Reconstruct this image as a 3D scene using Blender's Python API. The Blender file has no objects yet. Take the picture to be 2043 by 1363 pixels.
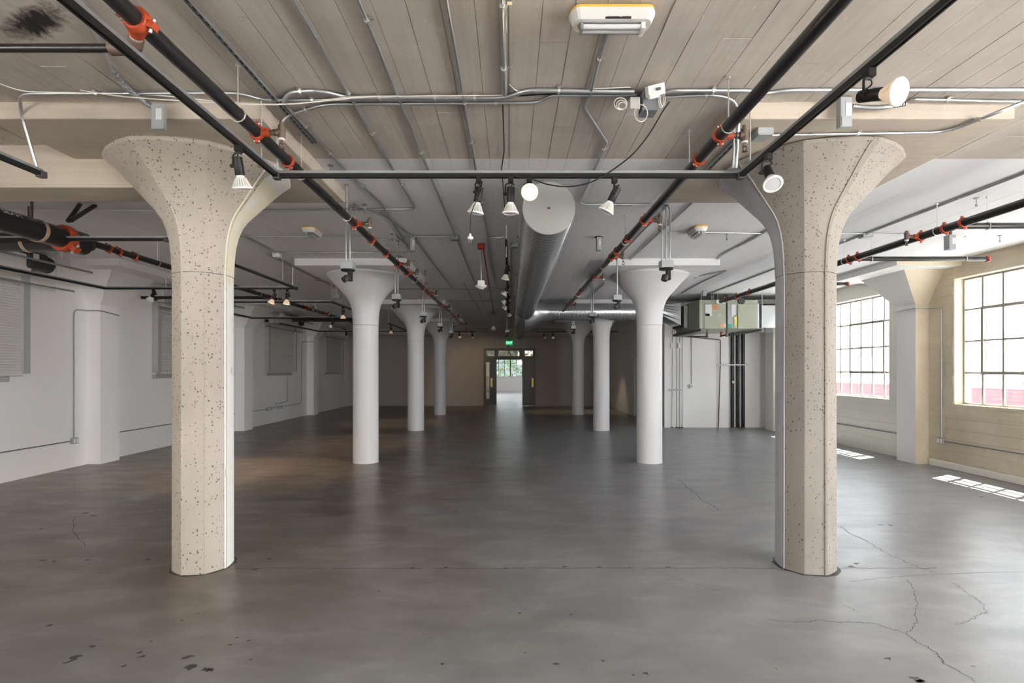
import bpy, bmesh, math, random
from mathutils import Vector, Matrix
random.seed(7)
scn = bpy.context.scene
COL = scn.collection

# ------------------------------------------------------------------ camera
F = 1070.0                       # focal length in pixels of the 2043 x 1363 frame
VX, VY = 1018.3, 738.0           # vanishing point of the room's depth axis
EYE = 1.95
cam_d = bpy.data.cameras.new('camera')
cam_d.sensor_fit = 'HORIZONTAL'
cam_d.sensor_width = 36.0
cam_d.lens = F / 2043.0 * 36.0
cam_d.shift_x = (1021.5 - VX) / 2043.0
cam_d.shift_y = (VY - 681.5) / 2043.0
cam_d.clip_end = 300
cam = bpy.data.objects.new('camera', cam_d)
COL.objects.link(cam)
cam.location = (0, 0, EYE)
cam.rotation_euler = (math.radians(90), 0, 0)
scn.camera = cam

# ------------------------------------------------------------------ sky, sun, exposure
SKY = 12.0
world = bpy.data.worlds.new('sky'); scn.world = world
world.use_nodes = True
bg = world.node_tree.nodes['Background']
bg.inputs['Color'].default_value = (0.95, 0.97, 1.0, 1)
bg.inputs['Strength'].default_value = SKY
sun_d = bpy.data.lights.new('sun', 'SUN'); sun_d.energy = 60; sun_d.angle = 0.009
sun_d.color = (1.0, 0.955, 0.89)
sun = bpy.data.objects.new('sun', sun_d); COL.objects.link(sun)
sun.rotation_euler = Vector((-0.37, -0.21, -1.0)).to_track_quat('-Z', 'Y').to_euler()
sun.location = (15, 10, 30)
def portal(name, loc, direction, w, h):
    """marks a window opening so that the renderer samples the sky through it; gives no light of its own"""
    d = bpy.data.lights.new(name, 'AREA'); d.shape = 'RECTANGLE'; d.size = w; d.size_y = h
    d.cycles.is_portal = True
    o = bpy.data.objects.new(name, d); COL.objects.link(o)
    o.location = loc
    o.rotation_euler = Vector(direction).to_track_quat('-Z', 'Z').to_euler()
    return o
vs = scn.view_settings
vs.view_transform = 'Standard'; vs.look = 'None'; vs.gamma = 1.0; vs.use_curve_mapping = False
vs.exposure = 0.88
scn.display_settings.display_device = 'sRGB'
try:
    scn.cycles.use_denoising = True
    scn.cycles.max_bounces = 10; scn.cycles.diffuse_bounces = 6; scn.cycles.glossy_bounces = 4
    scn.cycles.transmission_bounces = 4; scn.cycles.transparent_max_bounces = 12
    scn.cycles.sample_clamp_indirect = 6.0
    scn.cycles.caustics_reflective = False; scn.cycles.caustics_refractive = False
except Exception: pass

# ------------------------------------------------------------------ room measures (metres)
XL, XR = -8.75, 8.65             # side walls, inner faces
CEIL = 4.08                      # slab soffit
Y0, Y1, Y2 = -6.65, 29.0, 47.5   # wall behind the camera, end wall with the door, far room's end
BAY0, BAY = 5.35, 6.0            # first column row and bay depth
CXL, CXR = -3.06, 2.94           # column rows
PANEL = 3.95                     # underside of the drop panels
PAINT = 5.42                     # the white paint starts here
def at(px, py, Y):               # a pixel of the photograph at depth Y
    return Vector(((px - VX) / F * Y, Y, EYE - (py - VY) / F * Y))
def onh(px, py, h):              # a pixel of the photograph at height h
    Y = (h - EYE) * F / (VY - py)
    return Vector(((px - VX) / F * Y, Y, h))
def onx(px, py, X):              # a pixel of the photograph on the plane x = X
    Y = X * F / (px - VX)
    return Vector((X, Y, EYE - (py - VY) / F * Y))

# ------------------------------------------------------------------ mesh helpers
class MB:
    def __init__(self): self.v = []; self.f = []; self.m = []; self.sharp = []
    def add(self, vs, fs, mi=0):
        b = len(self.v); self.v += [Vector(p) for p in vs]
        self.f += [tuple(b + i for i in f) for f in fs]; self.m += [mi] * len(fs)
        return self
    def box(self, c, s, rot=None, mi=0):
        x, y, z = s[0] / 2, s[1] / 2, s[2] / 2
        P = [Vector(p) for p in ((-x,-y,-z),(x,-y,-z),(x,y,-z),(-x,y,-z),(-x,-y,z),(x,-y,z),(x,y,z),(-x,y,z))]
        if rot is not None: P = [rot @ p for p in P]
        c = Vector(c)
        return self.add([c + p for p in P], [(3,2,1,0),(4,5,6,7),(0,1,5,4),(1,2,6,5),(2,3,7,6),(3,0,4,7)], mi)
    def bb(self, x0, x1, y0, y1, z0, z1, mi=0):
        return self.box(((x0+x1)/2, (y0+y1)/2, (z0+z1)/2), (abs(x1-x0), abs(y1-y0), abs(z1-z0)), None, mi)
    def bbox(self, x0, x1, y0, y1, z0, z1, b=0.004, mi=0):
        """a box with chamfered upright edges and rims"""
        cx, cy = (x0+x1)/2, (y0+y1)/2; hx, hy = abs(x1-x0)/2, abs(y1-y0)/2
        def ring(hx, hy, b, z):
            return [(cx-hx+b,cy-hy,z),(cx+hx-b,cy-hy,z),(cx+hx,cy-hy+b,z),(cx+hx,cy+hy-b,z),(cx+hx-b,cy+hy,z),(cx-hx+b,cy+hy,z),(cx-hx,cy+hy-b,z),(cx-hx,cy-hy+b,z)]
        R = ring(hx-b,hy-b,b*.6,z0)+ring(hx,hy,b,z0+b)+ring(hx,hy,b,z1-b)+ring(hx-b,hy-b,b*.6,z1)
        fs = [tuple(range(7,-1,-1)), tuple(range(24,32))]
        for k in range(3):
            for i in range(8): fs.append((k*8+i, k*8+(i+1)%8, k*8+8+(i+1)%8, k*8+8+i))
        return self.add(R, fs, mi)
    def cyl(self, p0, p1, r0, r1=None, n=12, caps=True, mi=0):
        if r1 is None: r1 = r0
        p0, p1 = Vector(p0), Vector(p1); d = (p1 - p0).normalized()
        u = d.orthogonal().normalized(); w = d.cross(u)
        A = [p0 + (u*math.cos(t) + w*math.sin(t))*r0 for t in [2*math.pi*i/n for i in range(n)]]
        B = [p1 + (u*math.cos(t) + w*math.sin(t))*r1 for t in [2*math.pi*i/n for i in range(n)]]
        fs = [(i, (i+1)%n, n+(i+1)%n, n+i) for i in range(n)]
        if caps: fs += [tuple(range(n-1,-1,-1)), tuple(range(n, 2*n))]
        return self.add(A+B, fs, mi)
    def lathe(self, o, d, prof, n=20, mi=0, caps=True):
        """prof = [(distance along d, radius)]"""
        o, d = Vector(o), Vector(d).normalized(); u = d.orthogonal().normalized(); w = d.cross(u)
        V = []; fs = []
        for t, r in prof:
            V += [o + d*t + (u*math.cos(a) + w*math.sin(a))*r for a in [2*math.pi*i/n for i in range(n)]]
        for k in range(len(prof)-1):
            for i in range(n): fs.append((k*n+i, k*n+(i+1)%n, (k+1)*n+(i+1)%n, (k+1)*n+i))
        if caps:
            fs += [tuple(range(n-1,-1,-1)), tuple(range((len(prof)-1)*n, len(prof)*n))]
        return self.add(V, fs, mi)
    def tube(self, pts, r, n=8, bend=0.06, mi=0, caps=True):
        P = fillet([Vector(p) for p in pts], bend)
        T = []
        for i in range(len(P)):
            a = P[min(i+1, len(P)-1)] - P[max(i-1, 0)]
            T.append(a.normalized())
        u = T[0].orthogonal().normalized(); V = []; fs = []
        for i, p in enumerate(P):
            u = (u - T[i]*u.dot(T[i])).normalized(); w = T[i].cross(u)
            V += [p + (u*math.cos(a) + w*math.sin(a))*r for a in [2*math.pi*k/n for k in range(n)]]
        for k in range(len(P)-1):
            for i in range(n): fs.append((k*n+i, k*n+(i+1)%n, (k+1)*n+(i+1)%n, (k+1)*n+i))
        if caps: fs += [tuple(range(n-1,-1,-1)), tuple(range((len(P)-1)*n, len(P)*n))]
        return self.add(V, fs, mi)
    def build(self, name, mats, parent=None, loc=None, smooth=None):
        """link as one mesh object; vertices are given in the parent's frame origin = world unless parent is a root with a location"""
        me = bpy.data.meshes.new(name)
        if parent is not None: o0 = Vector(parent.get('_o', (0,0,0)))
        elif loc == 'base':
            xs = [p.x for p in self.v]; ys = [p.y for p in self.v]; zs = [p.z for p in self.v]
            o0 = Vector(((min(xs)+max(xs))/2, (min(ys)+max(ys))/2, min(zs)))
        else: o0 = Vector(loc) if loc is not None else Vector((0,0,0))
        me.from_pydata([tuple(p - o0) for p in self.v], [], self.f)
        if not isinstance(mats, (list, tuple)): mats = [mats]
        for m in mats: me.materials.append(m)
        if len(mats) > 1: me.polygons.foreach_set('material_index', self.m)
        me.validate()
        if smooth is not None:
            me.polygons.foreach_set('use_smooth', [True]*len(me.polygons))
            me.update()
            try: me.set_sharp_from_angle(angle=math.radians(smooth))
            except Exception: pass
        me.update()
        o = bpy.data.objects.new(name, me); COL.objects.link(o)
        if parent is not None: o.parent = parent; o['_o'] = tuple(o0)
        else: o.location = o0; o['_o'] = tuple(o0)
        return o
def fillet(P, rad):
    if len(P) < 3 or rad <= 0: return P
    out = [P[0]]
    for i in range(1, len(P)-1):
        a, b, c = P[i-1], P[i], P[i+1]
        u, v = (a-b), (c-b); lu, lv = u.length, v.length
        if lu < 1e-6 or lv < 1e-6: continue
        u.normalize(); v.normalize()
        ang = u.angle(v)
        if ang > math.radians(172): out.append(b); continue
        d = min(rad, lu*0.48, lv*0.48)
        p, q = b+u*d, b+v*d
        for k in range(6):
            t = k/5; out.append(p*(1-t)**2 + b*2*t*(1-t) + q*t*t)
    out.append(P[-1])
    return out
def tag(o, label=None, cat=None, group=None, kind=None):
    if label: o['label'] = label
    if cat: o['category'] = cat
    if group: o['group'] = group
    if kind: o['kind'] = kind
    return o
def thing(name, label, cat, loc, group=None, kind=None):
    o = bpy.data.objects.new(name, None); COL.objects.link(o)
    o.empty_display_size = 0.1; o.location = loc; o['_o'] = tuple(loc)
    return tag(o, label, cat, group, kind)
def share(src, name, parent, world_loc, rot=None):
    """another child object that shares src's mesh"""
    c = src.copy(); c.name = name; COL.objects.link(c); c.parent = parent
    c.location = Vector(world_loc) - Vector(parent.get('_o', (0,0,0)))
    if rot is not None: c.rotation_euler = rot
    return c
def copy_tree(o, loc=None, rot=None, label=None, parent=None):
    c = o.copy(); COL.objects.link(c)
    if parent is not None: c.parent = parent
    if loc is not None: c.location = loc; c['_o'] = tuple(loc)
    if rot is not None: c.rotation_euler = rot
    if label: c['label'] = label
    for ch in o.children:
        copy_tree(ch, parent=c)
    return c
# ------------------------------------------------------------------ materials
def nodemat(name):
    m = bpy.data.materials.new(name); m.use_nodes = True
    nt = m.node_tree
    return m, nt, nt.nodes['Principled BSDF']
def N(nt, kind, **kw):
    n = nt.nodes.new(kind)
    for k, v in kw.items():
        if k in n.inputs: n.inputs[k].default_value = v
        else: setattr(n, k, v)
    return n
def L(nt, a, b): nt.links.new(a, b)
def pos(nt, scale=(1,1,1)):
    g = N(nt, 'ShaderNodeNewGeometry')
    mp = N(nt, 'ShaderNodeMapping'); mp.inputs['Scale'].default_value = scale
    L(nt, g.outputs['Position'], mp.inputs['Vector'])
    return mp.outputs['Vector']
def noise(nt, vec, scale, detail=4, rough=0.55, dist=0.0):
    n = N(nt, 'ShaderNodeTexNoise'); n.inputs['Scale'].default_value = scale
    n.inputs['Detail'].default_value = detail; n.inputs['Roughness'].default_value = rough
    n.inputs['Distortion'].default_value = dist
    L(nt, vec, n.inputs['Vector']); return n.outputs['Fac']
def ramp(nt, fac, a, b):
    r = N(nt, 'ShaderNodeMapRange'); r.inputs['From Min'].default_value = a; r.inputs['From Max'].default_value = b
    r.interpolation_type = 'SMOOTHSTEP'
    L(nt, fac, r.inputs['Value']); return r.outputs['Result']
def mix(nt, fac, A, B, mode='MIX'):
    x = N(nt, 'ShaderNodeMix', data_type='RGBA', blend_type=mode)
    if isinstance(fac, (int, float)): x.inputs[0].default_value = fac
    else: L(nt, fac, x.inputs[0])
    for s, c in ((6, A), (7, B)):
        if isinstance(c, tuple): x.inputs[s].default_value = (*c, 1) if len(c) == 3 else c
        else: L(nt, c, x.inputs[s])
    return x.outputs[2]
def math_(nt, op, a, b=None):
    n = N(nt, 'ShaderNodeMath', operation=op)
    for i, x in enumerate((a, b)):
        if x is None: continue
        if isinstance(x, (int, float)): n.inputs[i].default_value = x
        else: L(nt, x, n.inputs[i])
    return n.outputs[0]
def bump(nt, bsdf, h, strength=0.3, dist=0.01):
    b = N(nt, 'ShaderNodeBump'); b.inputs['Strength'].default_value = strength; b.inputs['Distance'].default_value = dist
    L(nt, h, b.inputs['Height']); L(nt, b.outputs['Normal'], bsdf.inputs['Normal'])
def plain(name, col, rough=0.5, metal=0.0, var=0.12, vs=6.0, spec=0.5, bmp=0.0, emit=None):
    m, nt, b = nodemat(name)
    v = pos(nt)
    f = noise(nt, v, vs, 4)
    d = tuple(c*(1-var) for c in col); l = tuple(min(1, c*(1+var)) for c in col)
    L(nt, mix(nt, f, d, l), b.inputs['Base Color'])
    b.inputs['Roughness'].default_value = rough; b.inputs['Metallic'].default_value = metal
    b.inputs['Specular IOR Level'].default_value = spec
    if bmp: bump(nt, b, noise(nt, v, vs*8, 3), bmp, 0.003)
    if emit:
        b.inputs['Emission Color'].default_value = (*emit[0], 1); b.inputs['Emission Strength'].default_value = emit[1]
    return m
def concrete(name, A, B, grain=(26, 1.1, 26), holes=0.0, stain=(0.30, 0.25, 0.19), stain_amt=0.35, rough=0.85, bstr=0.35, soot=None):
    m, nt, b = nodemat(name)
    v = pos(nt)
    c = mix(nt, ramp(nt, noise(nt, v, 1.3, 6, 0.6), 0.32, 0.68), A, B)
    g = noise(nt, pos(nt, grain), 1.0, 5, 0.6)
    c = mix(nt, ramp(nt, g, 0.35, 0.7), c, mix(nt, 0.82, stain, c), 'MIX')
    sp = ramp(nt, noise(nt, v, 9.0, 7, 0.7), 0.60, 0.72)
    c = mix(nt, math_(nt, 'MULTIPLY', sp, stain_amt), c, stain)
    lt = ramp(nt, noise(nt, pos(nt, (1, .6, 1)), 14.0, 6, 0.7, 0.4), 0.62, 0.70)
    c = mix(nt, math_(nt, 'MULTIPLY', lt, 0.35), c, tuple(min(1, x*1.35) for x in A))
    if soot:
        mp = N(nt, 'ShaderNodeMapping'); mp.vector_type = 'TEXTURE'
        mp.inputs['Location'].default_value = soot[0]; mp.inputs['Rotation'].default_value = (0, 0, soot[2]); mp.inputs['Scale'].default_value = soot[1]
        L(nt, v, mp.inputs['Vector'])
        ln = N(nt, 'ShaderNodeVectorMath', operation='LENGTH'); L(nt, mp.outputs[0], ln.inputs[0])
        dd = math_(nt, 'ADD', ln.outputs['Value'], math_(nt, 'MULTIPLY', math_(nt, 'SUBTRACT', noise(nt, v, 7, 6, .7, 1.5), 0.5), 1.6))
        c = mix(nt, ramp(nt, dd, 1.15, 0.35), c, (0.022, 0.018, 0.016))
    h = math_(nt, 'ADD', math_(nt, 'MULTIPLY', g, 0.6), math_(nt, 'MULTIPLY', noise(nt, v, 40, 4), 0.4))
    if holes:
        vo = N(nt, 'ShaderNodeTexVoronoi'); vo.inputs['Scale'].default_value = 48.0; vo.inputs['Randomness'].default_value = 1.0
        nz = N(nt, 'ShaderNodeTexNoise'); nz.inputs['Scale'].default_value = 38.0; nz.inputs['Detail'].default_value = 3.0
        L(nt, v, nz.inputs['Vector'])
        vm = N(nt, 'ShaderNodeVectorMath', operation='MULTIPLY_ADD'); vm.inputs[1].default_value = (.030, .030, .030)
        L(nt, nz.outputs['Color'], vm.inputs[0]); L(nt, pos(nt, (1, 1, 0.85)), vm.inputs[2])
        L(nt, vm.outputs[0], vo.inputs['Vector'])
        sep = N(nt, 'ShaderNodeSeparateColor'); L(nt, vo.outputs['Color'], sep.inputs['Color'])
        near = ramp(nt, math_(nt, 'SUBTRACT', math_(nt, 'ADD', vo.outputs['Distance'], math_(nt, 'MULTIPLY', noise(nt, v, 70, 3), 0.25)), math_(nt, 'MULTIPLY', sep.outputs[1], 0.34)), 0.24, 0.14)
        few = ramp(nt, math_(nt, 'ADD', sep.outputs[0], math_(nt, 'MULTIPLY', noise(nt, pos(nt, (1, 1, .7)), 3.6, 5, .7), 1.65)), 1.34, 1.44)
        k = math_(nt, 'MULTIPLY', math_(nt, 'MULTIPLY', near, few), holes)
        c = mix(nt, k, c, (0.10, 0.082, 0.07))
        h = math_(nt, 'SUBTRACT', h, math_(nt, 'MULTIPLY', k, 2.0))
    L(nt, c, b.inputs['Base Color']); b.inputs['Roughness'].default_value = rough
    b.inputs['Specular IOR Level'].default_value = 0.25
    bump(nt, b, h, bstr, 0.006)
    return m
def paint(name, A, B, rough=0.6, vs=0.8, marks=0.12, spec=0.3):
    m, nt, b = nodemat(name)
    v = pos(nt)
    c = mix(nt, noise(nt, v, vs, 5), A, B)
    mk = ramp(nt, noise(nt, pos(nt, (1, 1, .35)), 11, 6, 0.7), 0.66, 0.76)
    c = mix(nt, math_(nt, 'MULTIPLY', mk, marks), c, tuple(x*0.55 for x in A))
    L(nt, c, b.inputs['Base Color']); b.inputs['Roughness'].default_value = rough
    b.inputs['Specular IOR Level'].default_value = spec
    bump(nt, b, noise(nt, v, 22, 5), 0.12, 0.004)
    return m
M = {}
M['bare'] = concrete('bare_board_formed_concrete', (0.575, 0.53, 0.475), (0.475, 0.435, 0.385), soot=((-2.93, 3.30, 4.08), (.34, .12, 1.0), -.45))
M['bare_face'] = concrete('bare_edge_concrete', (0.55, 0.49, 0.41), (0.46, 0.405, 0.335), grain=(1.1, 26, 26))
M['column_bare'] = concrete('pitted_column_concrete', (0.47, 0.425, 0.365), (0.40, 0.36, 0.305), grain=(5, 5, 0.7), holes=0.85, stain=(0.42, 0.37, 0.30), stain_amt=0.2, bstr=0.4)
M['column_bare_shaded'] = concrete('shaded_grey_column_concrete', (0.265, 0.243, 0.218), (0.225, 0.205, 0.183), grain=(5, 5, 0.7), holes=0.95, stain=(0.34, 0.30, 0.25), stain_amt=0.3, bstr=0.4)  # greyer concrete, darkened further for the weaker light on this column
M['yellow'] = concrete('yellowed_wall_concrete', (0.65, 0.58, 0.455), (0.55, 0.48, 0.365), grain=(26, 1.0, 20), holes=0.0, stain=(0.40, 0.30, 0.17), stain_amt=0.4)
M['white'] = paint('white_wall_paint', (0.885, 0.87, 0.86), (0.85, 0.835, 0.825))
M['white_col'] = paint('white_column_paint', (0.68, 0.675, 0.675), (0.635, 0.63, 0.635), rough=0.45, marks=0.08)
M['white_ceil'] = paint('white_ceiling_paint', (0.86, 0.86, 0.875), (0.82, 0.82, 0.84), rough=0.7, marks=0.10)
M['cream'] = paint('cream_wall_paint', (0.80, 0.77, 0.70), (0.74, 0.71, 0.64))
M['dimmed_wall'] = paint('dimmed_end_wall_paint', (0.42, 0.375, 0.34), (0.37, 0.33, 0.30), marks=0.05)  # the wall's dimness is put into this darker brown colour
M['old_paint'] = None
def worn_strip():
    m, nt, b = nodemat('worn_white_and_yellow_paint')
    g = N(nt, 'ShaderNodeNewGeometry'); s = N(nt, 'ShaderNodeSeparateXYZ'); L(nt, g.outputs['Position'], s.inputs[0])
    v = pos(nt)
    up = ramp(nt, math_(nt, 'ADD', s.outputs[2], math_(nt, 'MULTIPLY', noise(nt, v, 3, 3), 0.5)), 2.95, 3.1)
    hi = ramp(nt, s.outputs[2], 3.85, 3.75)
    ye = math_(nt, 'MULTIPLY', math_(nt, 'MULTIPLY', up, hi), ramp(nt, noise(nt, v, 5, 4), 0.3, 0.45))
    c = mix(nt, ye, (0.80, 0.79, 0.76), (0.78, 0.735, 0.565))
    c = mix(nt, ramp(nt, noise(nt, pos(nt, (1, 1, .4)), 8, 6, .7), 0.63, 0.69), c, (0.45, 0.41, 0.36))
    L(nt, c, b.inputs['Base Color']); b.inputs['Roughness'].default_value = 0.6
    bump(nt, b, noise(nt, v, 30, 4), 0.3, 0.004)
    return m
M['old_paint'] = worn_strip()
M['grey_paint'] = concrete('worn_bluish_paint', (0.50, 0.50, 0.53), (0.42, 0.42, 0.44), grain=(6, 6, .8), stain=(0.22, 0.20, 0.18), stain_amt=0.6, rough=0.6)
def floor_mat():
    m, nt, b = nodemat('polished_concrete_floor')
    g = N(nt, 'ShaderNodeNewGeometry'); s = N(nt, 'ShaderNodeSeparateXYZ'); L(nt, g.outputs['Position'], s.inputs[0])
    v = pos(nt)
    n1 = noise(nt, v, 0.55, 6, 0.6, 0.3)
    # the slab left of the middle and towards the end wall is tinted browner
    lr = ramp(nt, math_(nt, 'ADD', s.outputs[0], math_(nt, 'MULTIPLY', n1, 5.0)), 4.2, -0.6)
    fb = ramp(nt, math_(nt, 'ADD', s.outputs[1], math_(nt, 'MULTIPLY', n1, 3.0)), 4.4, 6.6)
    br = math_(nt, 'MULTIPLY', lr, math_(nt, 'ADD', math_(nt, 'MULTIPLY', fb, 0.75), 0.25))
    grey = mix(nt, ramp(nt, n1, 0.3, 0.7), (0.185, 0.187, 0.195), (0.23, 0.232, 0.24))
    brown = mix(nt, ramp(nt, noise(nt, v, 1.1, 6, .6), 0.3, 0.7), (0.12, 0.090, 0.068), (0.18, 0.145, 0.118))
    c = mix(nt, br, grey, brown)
    cl = noise(nt, pos(nt, (0.9, 1.8, 1)), 1.6, 8, 0.62, 0.4)
    c = mix(nt, ramp(nt, cl, 0.35, 0.8), c, mix(nt, 0.72, (0.52, 0.51, 0.50), c))
    dk = ramp(nt, noise(nt, pos(nt, (1, 1.1, 1)), 2.4, 8, 0.6), 0.45, 0.85)
    c = mix(nt, math_(nt, 'MULTIPLY', dk, 0.40), c, (0.13, 0.12, 0.11))
    dots = ramp(nt, noise(nt, v, 21.0, 3, 0.6), 0.75, 0.775)
    c = mix(nt, math_(nt, 'MULTIPLY', dots, 0.65), c, (0.08, 0.075, 0.07))
    L(nt, c, b.inputs['Base Color'])
    r = N(nt, 'ShaderNodeMapRange'); r.inputs['To Min'].default_value = 0.285; r.inputs['To Max'].default_value = 0.37
    L(nt, noise(nt, pos(nt, (0.6, 1.8, 1)), 2.6, 6, 0.65), r.inputs['Value']); r.inputs['From Min'].default_value = 0.3; r.inputs['From Max'].default_value = 0.7
    L(nt, r.outputs[0], b.inputs['Roughness'])
    b.inputs['Specular IOR Level'].default_value = 0.36
    bump(nt, b, noise(nt, pos(nt, (0.5, 1.6, 1)), 4.0, 5), 0.10, 0.01)
    return m
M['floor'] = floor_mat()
M['black_pipe'] = plain('black_steel_pipe', (0.013, 0.012, 0.013), 0.30, 0.0, 0.3, 8, spec=0.35)
M['black'] = plain('black_powder_coat', (0.011, 0.0105, 0.0105), 0.45, 0.0, 0.2, spec=0.22)
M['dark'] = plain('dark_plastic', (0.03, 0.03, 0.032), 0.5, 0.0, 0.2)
M['steel'] = plain('galvanised_conduit_steel', (0.52, 0.54, 0.55), 0.36, 0.85, 0.15, 20)
M['steel_dull'] = plain('dull_galvanised_steel', (0.30, 0.315, 0.32), 0.5, 0.6, 0.18, 12)
M['duct'] = plain('spiral_duct_galvanised_steel', (0.60, 0.63, 0.64), 0.27, 0.95, 0.10, 3)
M['duct_cap'] = plain('matt_duct_end_steel', (0.30, 0.30, 0.29), 0.6, 0.35, 0.04, 2)
M['box_grey'] = plain('grey_painted_box', (0.36, 0.38, 0.39), 0.5, 0.2, 0.12, 10)
M['box_dark'] = plain('slate_grey_box', (0.17, 0.185, 0.20), 0.5, 0.1, 0.12, 10)
M['orange'] = plain('orange_painted_iron', (0.34, 0.045, 0.012), 0.5, 0.0, 0.35, 18)
M['red'] = plain('red_box_paint', (0.42, 0.015, 0.02), 0.45, 0.0, 0.1)
M['iron'] = plain('brown_cast_iron', (0.12, 0.085, 0.065), 0.6, 0.2, 0.3, 20, bmp=0.3)
M['brass'] = plain('brass', (0.62, 0.47, 0.16), 0.35, 0.9, 0.1)
M['bolt'] = plain('zinc_bolt', (0.72, 0.70, 0.64), 0.35, 0.8, 0.1)
M['wplastic'] = plain('white_plastic', (0.78, 0.77, 0.74), 0.4, 0.0, 0.05)
M['yplastic'] = plain('yellowed_plastic', (0.72, 0.47, 0.10), 0.5, 0.0, 0.15)
M['cable'] = plain('white_cable', (0.76, 0.73, 0.67), 0.5, 0.0, 0.06)
M['tan'] = plain('tan_hanger_strap', (0.42, 0.31, 0.22), 0.5, 0.2, 0.15)
M['label'] = plain('paper_label', (0.70, 0.70, 0.69), 0.7, 0.0, 0.1, 40)
M['ink'] = plain('black_ink', (0.03, 0.03, 0.03), 0.7, 0.0, 0.1)
M['green_unit'] = plain('sage_green_sheet_metal', (0.33, 0.355, 0.28), 0.5, 0.1, 0.06, 2)
M['green_dark'] = plain('dark_green_grey_metal', (0.15, 0.16, 0.14), 0.5, 0.2, 0.1)
M['orange_label'] = plain('orange_warning_label', (0.80, 0.33, 0.14), 0.6)
M['yellow_label'] = plain('yellow_label', (0.72, 0.68, 0.12), 0.6)
M['teal_label'] = plain('teal_label', (0.02, 0.30, 0.22), 0.6)
M['window_steel'] = plain('weathered_window_steel', (0.34, 0.31, 0.27), 0.55, 0.2, 0.25, 14)
M['shutter'] = plain('white_shutter_slat', (0.70, 0.69, 0.66), 0.45, 0.2, 0.05, 3)
M['shutter_side'] = plain('grey_shutter_guide', (0.50, 0.50, 0.50), 0.5, 0.3, 0.1)
M['door_wood'] = plain('dark_brown_door_wood', (0.045, 0.026, 0.020), 0.35, 0.0, 0.25, 12)
M['door_black'] = plain('blue_black_door_paint', (0.022, 0.024, 0.032), 0.28, 0.0, 0.2, 6)
M['crack'] = plain('dark_crack_dirt', (0.075, 0.07, 0.065), 0.95, 0.0, 0.2, 20)
M['scuff'] = plain('dark_floor_scuff', (0.05, 0.047, 0.044), 0.5, 0.0, 0.3, 20)
M['seam'] = plain('worn_joint_filler', (0.10, 0.092, 0.085), 0.5, 0.0, 0.15, 5)
M['brick_red'] = plain('red_painted_brick', (0.25, 0.095, 0.105), 0.9, 0.0, 0.25, 3, spec=0.0)
M['roof_white'] = plain('white_roof_coating', (0.75, 0.75, 0.75), 0.8, 0.0, 0.05)
M['roof_grey'] = plain('pale_grey_sheet_metal', (0.17, 0.175, 0.19), 0.8, 0.0, 0.1, spec=0.0)
M['bounce_ground'] = plain('pale_bounce_ground', (0.76, 0.755, 0.75), 0.9, 0.0, 0.06, 0.5)
M['house'] = plain('grey_house_render', (0.10, 0.105, 0.115), 0.9, 0.0, 0.2, 1, spec=0.0)
M['leaf'] = plain('tree_leaves', (0.05, 0.085, 0.04), 0.9, 0.0, 0.5, 3, spec=0.0)
M['bark'] = plain('tree_bark', (0.06, 0.05, 0.04), 0.9)
M['lens_off'] = plain('frosted_lens', (0.55, 0.56, 0.57), 0.25, 0.0, 0.05)
M['lens_on'] = plain('lit_lamp_lens', (0.9, 0.8, 0.6), 0.4, emit=((1.0, 0.68, 0.36), 1.5))
M['bulb_rim_on'] = plain('glowing_bulb_rim', (0.82, 0.79, 0.72), 0.45, emit=((1.0, 0.55, 0.22), 0.10))
M['exit_green'] = plain('lit_green_sign', (0.02, 0.25, 0.10), 0.4, emit=((0.005, 0.30, 0.11), 0.55))
M['exit_letter'] = plain('lit_sign_letters', (0.5, 0.9, 0.7), 0.4, emit=((0.35, 1.0, 0.62), 1.3))
M['tube_white'] = plain('fluorescent_tube_glass', (0.82, 0.83, 0.84), 0.2, 0.0, 0.03)
def clear(name, tint, glossy=0.06):
    m = bpy.data.materials.new(name); m.use_nodes = True; nt = m.node_tree
    for n in list(nt.nodes): nt.nodes.remove(n)
    o = N(nt, 'ShaderNodeOutputMaterial'); t = N(nt, 'ShaderNodeBsdfTransparent'); g = N(nt, 'ShaderNodeBsdfGlossy')
    v = pos(nt)
    L(nt, mix(nt, noise(nt, v, 2.0, 3), tuple(x*0.97 for x in tint), tint), t.inputs['Color'])
    g.inputs['Roughness'].default_value = 0.03
    mx = N(nt, 'ShaderNodeMixShader'); mx.inputs[0].default_value = glossy
    L(nt, t.outputs[0], mx.inputs[1]); L(nt, g.outputs[0], mx.inputs[2]); L(nt, mx.outputs[0], o.inputs[0])
    return m
M['glass'] = clear('dimming_window_glass', (0.55, 0.565, 0.57), 0.04)  # grey tint added to dim the sky and sun coming through the panes
M['glass_door'] = clear('old_door_glass', (0.55, 0.52, 0.48), 0.18)
M['clear_plastic'] = clear('clear_lamp_cover', (0.85, 0.87, 0.88), 0.12)
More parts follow.
